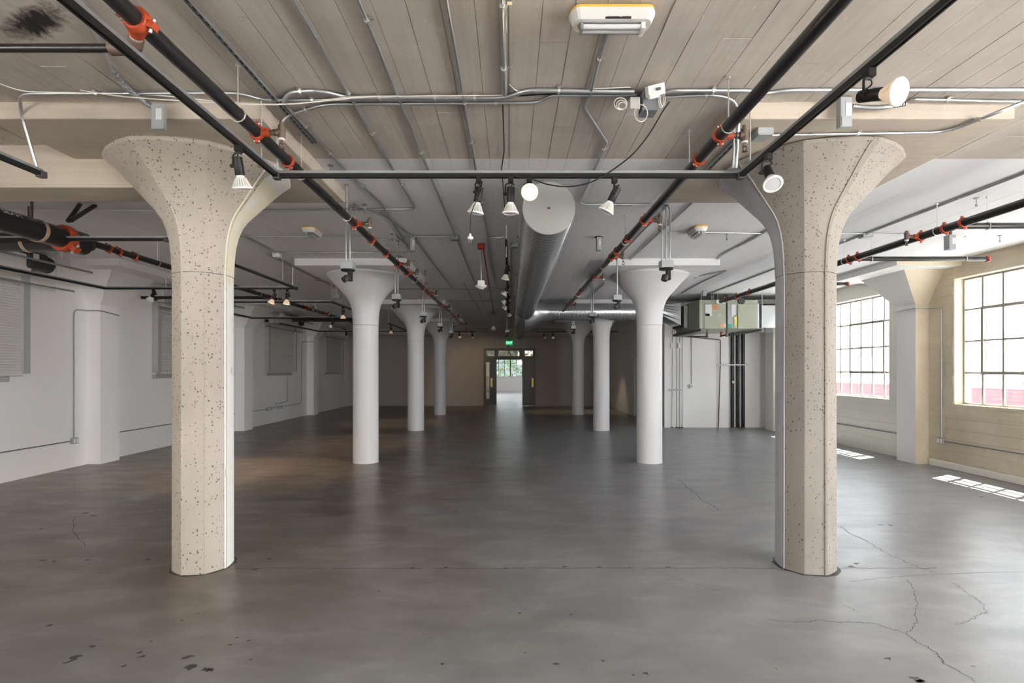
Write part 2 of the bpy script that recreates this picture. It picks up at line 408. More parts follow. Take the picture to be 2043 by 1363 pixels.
# ------------------------------------------------------------------ floor and ceiling
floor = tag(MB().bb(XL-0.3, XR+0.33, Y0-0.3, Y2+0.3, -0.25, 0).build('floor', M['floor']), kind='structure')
tag(floor, 'grey brown polished concrete floor with cracks and scuffs')
def ribbon(name, pts, w, mat, z=0.0012):
    P = [Vector((p[0], p[1], z)) for p in pts]; V = []
    for i, p in enumerate(P):
        t = (P[min(i+1, len(P)-1)] - P[max(i-1, 0)]).normalized(); n = Vector((-t.y, t.x, 0))
        ww = w*(0.6 + 0.8*random.random())*0.36
        V += [p - n*ww, p + n*ww]
    return MB().add(V, [(2*i, 2*i+2, 2*i+3, 2*i+1) for i in range(len(P)-1)]).build(name, mat, parent=floor)
def crack(pix, w=0.008, jitter=0.012, steps=8):
    P = [onf(*p) for p in pix]; out = []
    for a, b in zip(P[:-1], P[1:]):
        for k in range(steps):
            q = a.lerp(b, k/steps)
            out.append(q + Vector((random.uniform(-1, 1)*jitter, random.uniform(-1, 1)*jitter, 0)))
    out.append(P[-1]); ribbon('crack', out, w, M['crack'])
def onf(px, py):
    Y = EYE * F / (py - VY); return Vector(((px - VX)/F*Y, Y, 0))
def cz(o, s, pts):               # crop coordinates -> photograph pixels
    return [(o[0]+x*s, o[1]+y*s) for x, y in pts]
A_ = (1440, 780); S_ = 603/1410
crack(cz(A_, S_, [(215,1065),(300,1078),(400,1078),(455,1070),(550,1082),(640,1080),(725,1088),(790,1112),(860,1128),(905,1168),(960,1195),(1010,1230),(1030,1270)]), 0.007)
crack(cz(A_, S_, [(1030,1270),(1080,1295),(1130,1320),(1185,1360)]), 0.006)
crack(cz(A_, S_, [(865,880),(890,920),(905,960),(914,1000),(905,1040),(910,1075),(890,1115),(860,1128)]), 0.006)
crack(cz(A_, S_, [(555,632),(600,668),(660,692),(715,725),(790,768),(860,798),(930,828),(1000,850)]), 0.008)
crack(cz(A_, S_, [(1070,890),(1120,925),(1180,965),(1215,995),(1235,1030),(1190,1050),(1140,1078),(1090,1090)]), 0.005)
crack(cz(A_, S_, [(600,890),(760,872),(900,862),(1060,855),(1220,848),(1410,846)]), 0.006, 0.006)
crack(cz(A_, S_, [(560,995),(600,1015),(640,1035)]), 0.005)
B_ = (600, 780); T_ = 840/1964
crack(cz(B_, T_, [(1765,415),(1800,450),(1845,480),(1870,510),(1920,535),(1960,560)]), 0.012)
crack(cz(B_, T_, [(1640,835),(1740,870),(1850,905),(1960,935)]), 0.005)
crack([(150, 1030), (145, 1060), (170, 1090)], 0.008)
for a, b in ((-2.75, 2.6), (3.25, 4.2)):       # the joint on the first column line
    x_ = a
    while x_ < b - .3:
     e_ = min(b, x_ + random.uniform(.35, 1.1)); n = max(2, int((e_-x_)/.12)); a_ = x_; x_ = e_ + random.uniform(.0, .14)
     ribbon('joint_seam', [(a_+(e_-a_)*i/n, 5.27+random.uniform(-.014, .014)) for i in range(n+1)], 0.020, M['seam'], .0008)

def scuff(px, py, size, n=9):
    c = onf(px, py); a0 = random.uniform(0, 6.28)
    V = [Vector((c.x, c.y, .001))]
    for i in range(n):
        a = a0 + 2*math.pi*i/n; rr = size*random.uniform(.2, .85)
        V.append(Vector((c.x + rr*math.cos(a)*1.3, c.y + rr*math.sin(a), .001)))
    MB().add(V, [(0, i+1, (i+1) % n + 1) for i in range(n)]).build('scuff', M['scuff'], parent=floor)
for x, y, s in ((880,1240,.05),(885,1290,.055),(965,1300,.045),(985,1302,.04),(350,1245,.05),(320,1265,.04),(660,1240,.03),(655,1220,.025),(705,1170,.02),(575,1285,.025),(1075,1185,.022),(1105,1152,.02),(1160,1165,.02),(850,1070,.02),(920,1040,.02),(230,1095,.03),(205,790,.05),(255,795,.04),(410,790,.045),(690,787,.04),(770,797,.03),(1257,785,.04),(1190,832,.045),(190,645,.05),(400,570,.06),(440,582,.06),(430,1192,.03),(1170,1255,.02)):
    scuff(x*.4277, 780+y*.4277, s)
for x, y, s in ((1610,1320,.025),(1550,1325,.018),(660,1275,.02),(1045,1222,.014),(1020,1037,.025),(1260,1045,.022),(515,828,.035),(680,825,.035),(957,828,.03),(1235,820,.035),(1393,822,.03),(1535,825,.035),(1718,823,.035),(853,828,.02),(1215,828,.02),(575,1135,.014),(1185,1275,.03),(1410,1260,.025),(365,935,.025),(800,335,.10),(768,428,.05),(720,565,.04)):
    scuff(600+x*.4277, 780+y*.4277, s)
for x, y, s in ((775,1250,.04),(905,1345,.05),(930,1358,.04),(255,1298,.016),(1172,1285,.016),(625,805,.05),(605,820,.04),(1212,495,.05),(740,625,.05),(790,628,.04)):
    scuff(1440+x*.4277, 780+y*.4277, s)
for cx in (CXL, CXR):          # grime ring where the bare columns meet the floor
    V = []; n = 40
    for i in range(n):
        a = 2*math.pi*i/n; r1 = .285 + .03*random.random()
        V += [Vector((cx + .255*math.cos(a), 5.35 + .255*math.sin(a), .001)), Vector((cx + r1*math.cos(a), 5.35 + r1*math.sin(a), .001))]
    MB().add(V, [(2*i, 2*i+1, (2*i+3) % (2*n), (2*i+2) % (2*n)) for i in range(n)]).build('grime_ring', M['scuff'], parent=floor)

ceil = MB()
ceil.bb(XL-0.3, XR+0.33, Y0-0.3, PAINT, CEIL+0.02, CEIL+0.4, 0)
ceil.bb(XL-0.3, XR+0.33, PAINT, Y2+0.3, CEIL+0.02, CEIL+0.4, 1)
ceiling = tag(ceil.build('ceiling', [M['bare'], M['white_ceil']]), 'flat concrete ceiling, bare in front and painted white behind', kind='structure')
board_near, board_far = [], []
def board(y0, y1, w, t, mat):
    return MB().bb(-w/2, w/2, 0, y1-y0, -t, 0.01).build('board_imprint', mat, parent=ceiling)
x = XL + 0.0; k = 0
while x < XR - 0.05:
    w = min(random.choice((0.185, 0.20, 0.205, 0.19)), XR - x)
    t = random.uniform(0.0145, 0.0185)
    ysplit = random.uniform(3.0, 5.0) if random.random() < 0.45 else None
    segs = [(1.9, PAINT)] if ysplit is None else [(1.9, ysplit-.003), (ysplit+.003, PAINT)]
    for (a, b) in segs:
        o = board(a, b, w-0.0035, t + (random.uniform(-.002, .002) if ysplit else 0), M['bare']); o.location = (x+w/2, a, CEIL+0.02)
    o = board(PAINT+0.004, Y1, w-0.0015, 0.016 + (t-.0165)*.5, M['white_ceil']); o.location = (x+w/2, PAINT+0.004, CEIL+0.02)
    x += w
# ------------------------------------------------------------------ walls
def wall_y(mb, x0, x1, ya, yb, za, zb, openings, mi=0):
    """a wall along Y with openings (y0, y1, z0, z1)"""
    ops = sorted(openings); y = ya
    for (a, b, c, d) in ops:
        if a > y: mb.bb(x0, x1, y, a, za, zb, mi)
        if c > za: mb.bb(x0, x1, a, b, za, c, mi)
        if d < zb: mb.bb(x0, x1, a, b, d, zb, mi)
        y = b
    if y < yb: mb.bb(x0, x1, y, yb, za, zb, mi)
def wall_x(mb, y0, y1, xa, xb, za, zb, openings, mi=0):
    ops = sorted(openings); x = xa
    for (a, b, c, d) in ops:
        if a > x: mb.bb(x, a, y0, y1, za, zb, mi)
        if c > za: mb.bb(a, b, y0, y1, za, c, mi)
        if d < zb: mb.bb(a, b, y0, y1, d, zb, mi)
        x = b
    if x < xb: mb.bb(x, xb, y0, y1, za, zb, mi)
WZ0, WZ1 = 1.28, 3.72
WIN_R = [(-6.2, -1.0), (-.2, 3.5), (6.25, 10.45), (12.25, 16.45)]  # the first two are unseen windows added to bring in daylight
RT = XR + 0.33
wr = MB()
wall_y(wr, XR, RT, Y0-.3, 11.3, -.2, CEIL+.05, [(*WIN_R[0], .6, 3.85), (*WIN_R[1], .6, 3.85), (*WIN_R[2], WZ0, WZ1)], 0)
wall_y(wr, XR, RT, 11.3, Y1, -.2, CEIL+.05, [(*WIN_R[3], WZ0, WZ1)], 1)
ADDED_FARW = [(40.6, 42.4)]  # unseen side window added to light the far room
wall_y(wr, XR, RT, Y1, Y2+.3, -.2, CEIL+.05, [(a, b, 1.2, 3.7) for a, b in ADDED_FARW], 1)
wall_right = tag(wr.build('wall_right', [M['yellow'], M['cream']]), 'yellowed board formed concrete wall with steel windows', kind='structure')
def wall_strip(y0, y1, z0, z1, t, mat):
    MB().bb(XR-t, XR+.01, y0, y1, z0, z1).build('board_imprint', mat, parent=wall_right)
for (ya, yb, mt) in ((4.9, 11.05, 'yellow'), (11.62, 17.05, 'cream')):
    z = 0.16
    while z < 1.2:
        h = random.choice((0.18, 0.20, 0.215)); h = min(h, WZ0-.005-z)
        s = random.uniform(ya+1.5, yb-1.5)
        for a, b in ((ya, s-.003), (s+.003, yb)):
            wall_strip(a, b, z, z+h-.006, random.uniform(.006, .014), M[mt])
        z += h
z = WZ0
while z < 3.9:
    h = random.choice((0.18, 0.20, 0.215)); h = min(h, 4.0-z)
    wall_strip(10.47, 11.05, z, z+h-.006, random.uniform(.006, .014), M['yellow']); z += h
MB().bbox(XR-.05, XR+.02, 5.0, 11.03, 0, 0.13, .012).build('plinth', M['cream'], parent=wall_right)

wl = MB()
ADDED_WIN_L = [(-5.75, -1.55)]  # unseen window added on the left to bring in daylight
wall_y(wl, XL-.3, XL, Y0-.3, PAINT-.1, -.2, CEIL+.05, [(a, b, WZ0, WZ1) for a, b in ADDED_WIN_L], 0)
wl.bb(XL-.3, XL, PAINT-.1, Y1, -.2, CEIL+.05, 1)
wl.bb(XL-.3, XL, Y1, Y2+.3, -.2, CEIL+.05, 1)
wall_left = tag(wl.build('wall_left', [M['yellow'], M['white']]), 'white painted wall with rolling shutters and pilasters', kind='structure')
wb = MB()
ADDED_WIN_B = [(-7.2, -5.0), (4.4, 7.6)]  # unseen windows added behind the camera for daylight
wall_x(wb, Y0-.3, Y0, XL, XR, -.2, CEIL+.05, [(a, b, 0.95, 3.8) for a, b in ADDED_WIN_B])
wall_back = tag(wb.build('wall_back', M['yellow']), 'concrete wall with added daylight windows behind the camera', kind='structure')
DX0, DX1, DZ = -1.445, 1.345, 3.115
we = MB()
wall_x(we, Y1, Y1+.28, XL, XR, -.2, CEIL+.05, [(DX0, DX1, -.2, DZ)])
wall_end = tag(we.build('wall_end', M['dimmed_wall']), 'end wall with its dimness in the colour, around the dark double door', kind='structure')
wf = MB()
wall_x(wf, Y2, Y2+.3, XL, XR, -.2, CEIL+.05, [(-4.2, 4.2, 1.33, 3.75)])
wall_far = tag(wf.build('wall_far', M['white']), 'white wall below the window of the room beyond the door', kind='structure')
# the little room in the right rear corner
PX, PY = 5.2, 18.1
wp = MB()
wp.bb(PX, XR, PY, PY+.14, -.02, CEIL+.03, 0)
tag(wp.build('wall_partition_front', M['white']), 'white partition wall behind the black risers', kind='structure')
wp = MB()
wall_y(wp, PX, PX+.14, PY+.14, Y1, -.02, CEIL+.03, [(21.25, 22.25, -.02, 2.35)])
tag(wp.build('wall_partition_side', M['white']), 'white partition wall with the open white door', kind='structure')
MB().bb(PX+.6, PX+.7, 20.6, 23.2, 0, 2.6).build('doorway_dark_sheet', M['dark'])  # near-black sheet standing in for the darkness behind the open door
bpy.data.objects['doorway_dark_sheet']['kind'] = 'structure'
# wall pilasters with brackets and half panels
def pilaster(side, yc, near_mat, side_mat, label):
    s = -1 if side == 'left' else 1
    xw = XL if side == 'left' else XR
    xi = xw - s*0.28
    root = thing('pilaster', label, 'pilaster', (xw - s*.14, yc, 0), 'wall pilasters with haunched heads')
    root['kind'] = 'structure'
    def painted(mb, name):
        o = mb.build(name, [near_mat, side_mat], parent=root)
        for p in o.data.polygons:
            p.material_index = 0 if (p.normal.y < -0.5 or (near_mat is not side_mat and p.center.y + yc < yc - .12 and abs(p.normal.x) < .5)) else 1
        return o
    mb = MB(); mb.bb(min(xi, xw+s*.02), max(xi, xw+s*.02), yc-.27, yc+.27, 0, 3.3); painted(mb, 'shaft')
    xt = xw - s*0.80
    mb = MB()
    a = [(xw, yc-.27, 3.3), (xi, yc-.27, 3.3), (xi, yc+.27, 3.3), (xw, yc+.27, 3.3)]
    b = [(xw, yc-.66, PANEL), (xt, yc-.66, PANEL), (xt, yc+.66, PANEL), (xw, yc+.66, PANEL)]
    if s > 0: fs = [(0,4,5,1), (1,5,6,2), (2,6,7,3), (3,7,4,0), (3,2,1,0)[::-1], (4,7,6,5)]
    else: fs = [(0,1,5,4), (1,2,6,5), (2,3,7,6), (3,0,4,7), (3,2,1,0), (4,5,6,7)]
    mb.add(a+b, fs); painted(mb, 'bracket')
    mb = MB(); mb.bb(min(xw - s*1.25, xw), max(xw - s*1.25, xw), yc-1.08, yc+1.08, PANEL, CEIL+.01); painted(mb, 'half_panel')
pilaster('left', 11.35, M['white'], M['white'], 'white wall pilaster with bracket, nearest on the shuttered wall')
pilaster('left', 17.35, M['white'], M['white'], 'white wall pilaster, second along the shuttered wall')
pilaster('left', 23.35, M['white'], M['white'], 'white wall pilaster, farthest along the shuttered wall')
pilaster('right', 11.35, M['yellow'], M['white'], 'half white, half bare pilaster between the two steel windows')
pilaster('right', 17.35, M['cream'], M['white'], 'white wall pilaster by the black risers')
# beam of the left aisle
bm_ = MB().bb(XL, CXL-.4, 5.09, 5.51, 3.68, CEIL+.01)
tag(bm_.build('ceiling_beam', M['bare_face']), 'bare concrete beam from the left column to the wall', 'beam', kind='structure')
bm_ = MB().bb(XL, PX, 27.6, 28.0, 3.75, CEIL+.01)
tag(bm_.build('ceiling_beam', M['bare']), 'dim concrete beam close to the end wall', 'beam', kind='structure')

# ------------------------------------------------------------------ windows
def steel_window(idx, axis, plane, a0, a1, z0, z1, cols, rows, sashes, label, mat=None, panes=True, mid=False):
    """axis 'y': window lies in the plane x = plane and runs along y; axis 'x': plane y = plane"""
    mat = mat or M['window_steel']
    root = thing('window_%d' % idx, label, None, (plane, (a0+a1)/2, z0) if axis == 'y' else ((a0+a1)/2, plane, z0), kind='structure')
    def B(mb, u0, u1, v0, v1, d0, d1):
        if axis == 'y': mb.bb(plane+d0, plane+d1, u0, u1, v0, v1)
        else: mb.bb(u0, u1, plane+d0, plane+d1, v0, v1)
    du, dv = (a1-a0)/cols, (z1-z0)/rows
    mb = MB(); f = .035
    B(mb, a0, a0+f, z0, z1, -.03, .03); B(mb, a1-f, a1, z0, z1, -.03, .03)
    B(mb, a0+f, a1-f, z0, z0+f, -.03, .03); B(mb, a0+f, a1-f, z1-f, z1, -.03, .03)
    mb.build('frame', mat, parent=root)
    mb = MB()
    for i in range(1, cols):
        w = .05 if (mid and i == cols//2) else .017
        B(mb, a0+du*i-w, a0+du*i+w, z0+f, z1-f, -.02, .02)
    for j in range(1, rows): B(mb, a0+f, a1-f, z0+dv*j-.015, z0+dv*j+.015, -.018, .018)
    mb.build('muntin_grid', mat, parent=root)
    for (c0, c1, r0, r1) in sashes:
        mb = MB(); u0, u1, v0, v1 = a0+du*c0, a0+du*c1, z0+dv*r0, z0+dv*r1; g = .026
        B(mb, u0-g, u0+g, v0-g, v1+g, -.035, .03); B(mb, u1-g, u1+g, v0-g, v1+g, -.035, .03)
        B(mb, u0+g, u1-g, v0-g, v0+g, -.035, .03); B(mb, u0+g, u1-g, v1-g, v1+g, -.035, .03)
        mb.build('vent_sash', mat, parent=root)
    if panes:
        mb = MB()
        if axis == 'y': mb.bb(-.002, .002, -du/2+.012, du/2-.012, -dv/2+.012, dv/2-.012)
        else: mb.bb(-du/2+.012, du/2-.012, -.002, .002, -dv/2+.012, dv/2-.012)
        first = None
        for i in range(cols):
            for j in range(rows):
                u, w = a0+du*(i+.5), z0+dv*(j+.5)
                P = Vector((plane, u, w)) if axis == 'y' else Vector((u, plane, w))
                if first is None:
                    m0 = MB()
                    m0.v = [q + P for q in mb.v]; m0.f = mb.f; m0.m = mb.m
                    first = MB(); first.v = [q for q in mb.v]; first.f = mb.f; first.m = mb.m
                    fo = first.build('pane', M['glass'], loc=(0,0,0)); fo.parent = root; fo.location = P - Vector(root['_o']); first = fo
                else: share(first, 'pane', root, P)
    return root
WP = XR + 0.20
SASH = [(1, 4, 1, 3), (6, 9, 1, 3)]
steel_window(1, 'y', WP, *WIN_R[2], WZ0, WZ1, 10, 4, SASH, 'tall steel window above the yellowed wall')
steel_window(2, 'y', WP, *WIN_R[3], WZ0, WZ1, 10, 4, SASH, 'steel window half hidden by the right bare column')
steel_window(3, 'y', WP, *WIN_R[1], .6, 3.85, 9, 5, [], 'added unseen daylight window beside the camera', panes=False)
steel_window(4, 'y', WP, *WIN_R[0], .6, 3.85, 12, 5, SASH, 'added unseen daylight window behind the camera on the right', panes=False)
for i, (a, b) in enumerate(ADDED_WIN_B):
    steel_window(5+i, 'x', Y0-.15, a, b, 0.95, 3.8, 6, 3, [], 'added unseen daylight window behind the camera, %s one' % ('left', 'right')[i], panes=False)
steel_window(8, 'x', Y2+.15, -4.2, 4.2, 1.33, 3.75, 16, 4, [(4, 6, 2, 4), (10, 12, 2, 4)], 'window of the room beyond the double door', M['dark'], mid=True)
for i, (a, b) in enumerate(ADDED_FARW):
    steel_window(9+i, 'y', WP, a, b, 1.2, 3.7, 8, 4, [], 'added unseen side window lighting the room beyond the door', panes=False)
for i, (a, b) in enumerate(ADDED_WIN_L):
    steel_window(13+i, 'y', XL-.2, a, b, WZ0, WZ1, 10, 4, [], 'added unseen daylight window beside the camera on the left', panes=False)
    portal('window_portal', (XL-.3, (a+b)/2, (WZ0+WZ1)/2), (1, 0, 0), b-a, WZ1-WZ0)
for a, b in WIN_R[:2]: portal('window_portal', (RT, (a+b)/2, (.6+3.85)/2), (-1, 0, 0), b-a, 3.25)
for a, b in WIN_R[2:]: portal('window_portal', (RT, (a+b)/2, (WZ0+WZ1)/2), (-1, 0, 0), b-a, WZ1-WZ0)
for a, b in ADDED_WIN_B: portal('window_portal', ((a+b)/2, Y0-.3, 2.375), (0, 1, 0), b-a, 2.85)
portal('window_portal', (0, Y2+.3, 2.54), (0, -1, 0), 8.4, 2.42)
for a, b in ADDED_FARW:
    portal('window_portal', (RT, (a+b)/2, 2.45), (-1, 0, 0), b-a, 2.5)

# ------------------------------------------------------------------ columns
NS = 24
def col_ring(r, z, cx, cy, corner, blend):
    out = []
    for i in range(NS):
        th = math.radians(corner) + 2*math.pi*i/NS
        loc = ((2*math.pi*i/NS) % (math.pi/4)) - math.pi/8
        oc = math.cos(math.pi/8)/math.cos(loc)
        k = 1 - blend + blend*oc
        out.append((cx + r*k*math.cos(th), cy + r*k*math.sin(th), z))
    return out
PROF = [(0.0, .272), (0.03, .270), (1.2, .269), (2.3, .268), (2.88, .268)]
CAP = [(2.885, .270), (3.05, .277), (3.19, .290), (3.30, .315), (3.40, .352), (3.48, .405), (3.585, .50), (3.68, .585), (3.77, .665), (3.87, .765), (3.905, .81), (3.935, .815), (3.95, .80)]
def column(cx, cy, corner, mats, painted, blend, label, panel_mat, group):
    root = thing('column', label, 'column', (cx, cy, 0), group)
    def body(name, prof, bl):
        mb = MB(); V = []; fs = []; mi = []
        for k, (z, r) in enumerate(prof):
            b = bl*(1 - 0.55*max(0, (z-3.3)/.65))
            V += col_ring(r, z, cx, cy, corner, b)
        for k in range(len(prof)-1):
            for i in range(NS):
                fs.append((k*NS+i, k*NS+(i+1)%NS, (k+1)*NS+(i+1)%NS, (k+1)*NS+i))
                facet = i // (NS//8)
                mi.append(1 if facet in painted else 0)
        fs += [tuple(range(NS-1,-1,-1)), tuple(range((len(prof)-1)*NS, len(prof)*NS))]; mi += [0, 0]
        mb.add(V, fs); mb.m = mi
        o = mb.build(name, mats, parent=root, smooth=30)
        me = o.data; at_ = me.attributes.get('sharp_edge') or me.attributes.new('sharp_edge', 'BOOLEAN', 'EDGE')
        if blend > .3:
            for e in me.edges:
                a, b = e.vertices
                if a % NS == b % NS and (a % NS) % (NS//8) == 0 and a < len(prof)*NS and b < len(prof)*NS: at_.data[e.index].value = True
        return o
    body('shaft', PROF, blend); body('capital', CAP, blend)
    MB().bbox(cx-1.08, cx+1.08, cy-1.08, cy+1.08, PANEL, CEIL+.012, .006).build('drop_panel', panel_mat, parent=root)
    return root
G1 = 'bare concrete mushroom columns'; G2 = 'white painted mushroom columns'
cl = column(CXL, 5.35, 346.8, [M['column_bare'], M['old_paint']], (0, 1, 2, 3), .62, 'bare pitted concrete mushroom column on the left', M['bare_face'], G1)
crr = column(CXR, 5.35, 15.2, [M['column_bare_shaded'], M['grey_paint']], (0, 1, 2, 3), .62, 'bare grey pitted concrete mushroom column on the right, shade in its colour', M['bare_face'], G1)
names = ['nearest white mushroom column of the left row', 'second white mushroom column of the left row', 'farthest white mushroom column of the left row',
         'nearest white mushroom column of the right row', 'white mushroom column under the horizontal duct', 'farthest white mushroom column, right of the double door']
for i in range(3):
    column(CXL, 11.35+6*i, 346.8, [M['white_col'], M['white_col']], (), .30, names[i], M['white_ceil'], G2)
    column(CXR, 11.35+6*i, 15.2, [M['white_col'], M['white_col']], (), .30, names[3+i], M['white_ceil'], G2)
# formwork fins running up the bare columns
def fin(root, cx, cy, ang, mat, w=.016, d=.008):
    a = math.radians(ang); n = Vector((math.cos(a), math.sin(a), 0)); t = Vector((-n.y, n.x, 0))
    V = []; fs = []
    for z, r in PROF + CAP[1:-2]:
        p = Vector((cx, cy, z)) + n*(r*0.985)
        V += [p - t*w/2, p + t*w/2, p + n*d + t*w*.3, p + n*d - t*w*.3]
    m = len(V)//4
    for k in range(m-1):
        b = k*4
        for i in range(4): fs.append((b+i, b+(i+1)%4, b+4+(i+1)%4, b+4+i))
    MB().add(V, fs).build('formwork_fin', mat, parent=root)
fin(cl, CXL, 5.35, 346.8-45, M['column_bare']); fin(cl, CXL, 5.35, 346.8-90, M['column_bare'], .02); fin(cl, CXL, 5.35, 346.8-4, M['old_paint'])
fin(crr, CXR, 5.35, 195.2+3, M['grey_paint']); fin(crr, CXR, 5.35, 195.2+85, M['column_bare_shaded'], .014)
# ------------------------------------------------------------------ outside the right windows
def outside():
    X0 = 19.0
    r = thing('neighbour_building', 'red brick building with a white parapet seen through the steel windows', 'building', (X0+3, 22, -.7), kind='structure')
    MB().bb(X0, X0+6, -6, 62, -.7, 1.22).build('brick_wall', M['brick_red'], parent=r)
    first = None
    mb = MB().bb(-.02, 0, -.0, .0, 0, 0)
    for k in range(11):                                    # brick courses that stand proud of the wall
        z = 1.20 - .16*k
        MB().bb(X0-.012, X0+.01, -6, 62, z-.13, z-.02).build('brick_course', M['brick_red'], parent=r)
    MB().bb(X0-.06, X0+6.05, -6, 62, 1.22, 1.34).build('parapet_cap', M['roof_white'], parent=r)
    MB().bb(X0+.3, X0+5.8, -6, 62, 1.0, 1.25).build('roof', M['roof_white'], parent=r)
    u = thing('rooftop_cabinet', 'pale grey rooftop cabinets seen through the nearer window', 'roof unit', (X0+3.0, 20.0, 1.34), kind='structure')
    MB().bbox(X0+2.2, X0+3.6, 19.2, 21.0, 1.34, 4.1, .03).build('cabinet', M['roof_grey'], parent=u)
    MB().bbox(X0+2.3, X0+3.4, 21.1, 22.4, 1.34, 3.9, .03).build('cabinet', M['roof_grey'], parent=u)
    MB().cyl((X0+2.8, 20.4, 4.1), (X0+2.8, 20.4, 4.7), .06).build('vent_pipe', M['roof_grey'], parent=u)
    v = MB().lathe((X0+2.0, 31.6, 1.34), (0, 0, 1), [(0, .2), (1.35, .2), (1.4, .4), (1.65, .5), (1.95, .42), (2.1, .15)], 16)
    tag(v.build('roof_vent', M['roof_grey'], loc='base', smooth=40), 'round roof ventilator seen through the farther window', 'roof vent')
    # trees beyond the far room
    for i, (x, y, h) in enumerate(((1.4, 54, 6.5), (5.8, 57, 7.5), (-1.7, 60.5, 6.0))):
        t = thing('tree', ['leafy tree seen through the doorway, middle one', 'leafy tree right of the doorway view', 'leafy tree left in the doorway view'][i], 'tree', (x, y, -.7), 'trees outside the far window')
        MB().cyl((x, y, -.7), (x, y, h-3), .25, .12, 8).build('trunk', M['bark'], parent=t)
        mb = MB(); rnd = random.Random(i)
        for k in range(900):
            d = Vector((rnd.gauss(0, 1), rnd.gauss(0, 1), rnd.gauss(0, 1))).normalized()*rnd.uniform(.5, 1)
            c = Vector((x + d.x*2.0, y + d.y*2.0, h - 3.0 + d.z*3.2)); s = rnd.uniform(.18, .34)
            q = Matrix.Rotation(rnd.uniform(0, 6.28), 3, Vector((rnd.gauss(0,1), rnd.gauss(0,1), rnd.gauss(0,1))).normalized())
            mb.add([c + q @ Vector(p)*s for p in ((-.5,0,0),(0,-.3,.1),(.5,0,0),(0,.3,.1))], [(0,1,2,3)])
        o = mb.build('foliage', M['leaf'], parent=t); o['kind'] = 'stuff'
    b = thing('street_house', 'pale house with dark garage seen low through the doorway window', 'building', (-2, 66, -.7))
    MB().bb(-9, 0.9, 66, 72, -.7, 4.4).build('wall', M['house'], parent=b)
    MB().bb(-3.2, -1.3, 65.9, 66.1, .4, 1.75).build('garage_door', M['roof_grey'], parent=b)
    MB().bb(0.9, 9, 66, 72, -.7, 2.6).build('annex_wall', M['house'], parent=b)
outside()
gr = MB(); gz = -0.7
gr.bb(RT+.02, 70, -45, 80, gz-.3, gz); gr.bb(-70, XL-.32, -45, 80, gz-.3, gz); gr.bb(XL-.32, RT+.02, -45, Y0-.32, gz-.3, gz); gr.bb(XL-.32, RT+.02, Y2+.32, 80, gz-.3, gz)
tag(gr.build('ground', M['bounce_ground']), 'added unseen pale ground bouncing sunlight in through the windows', kind='structure')  # unseen pale ground, added to bounce sunlight up onto the ceiling
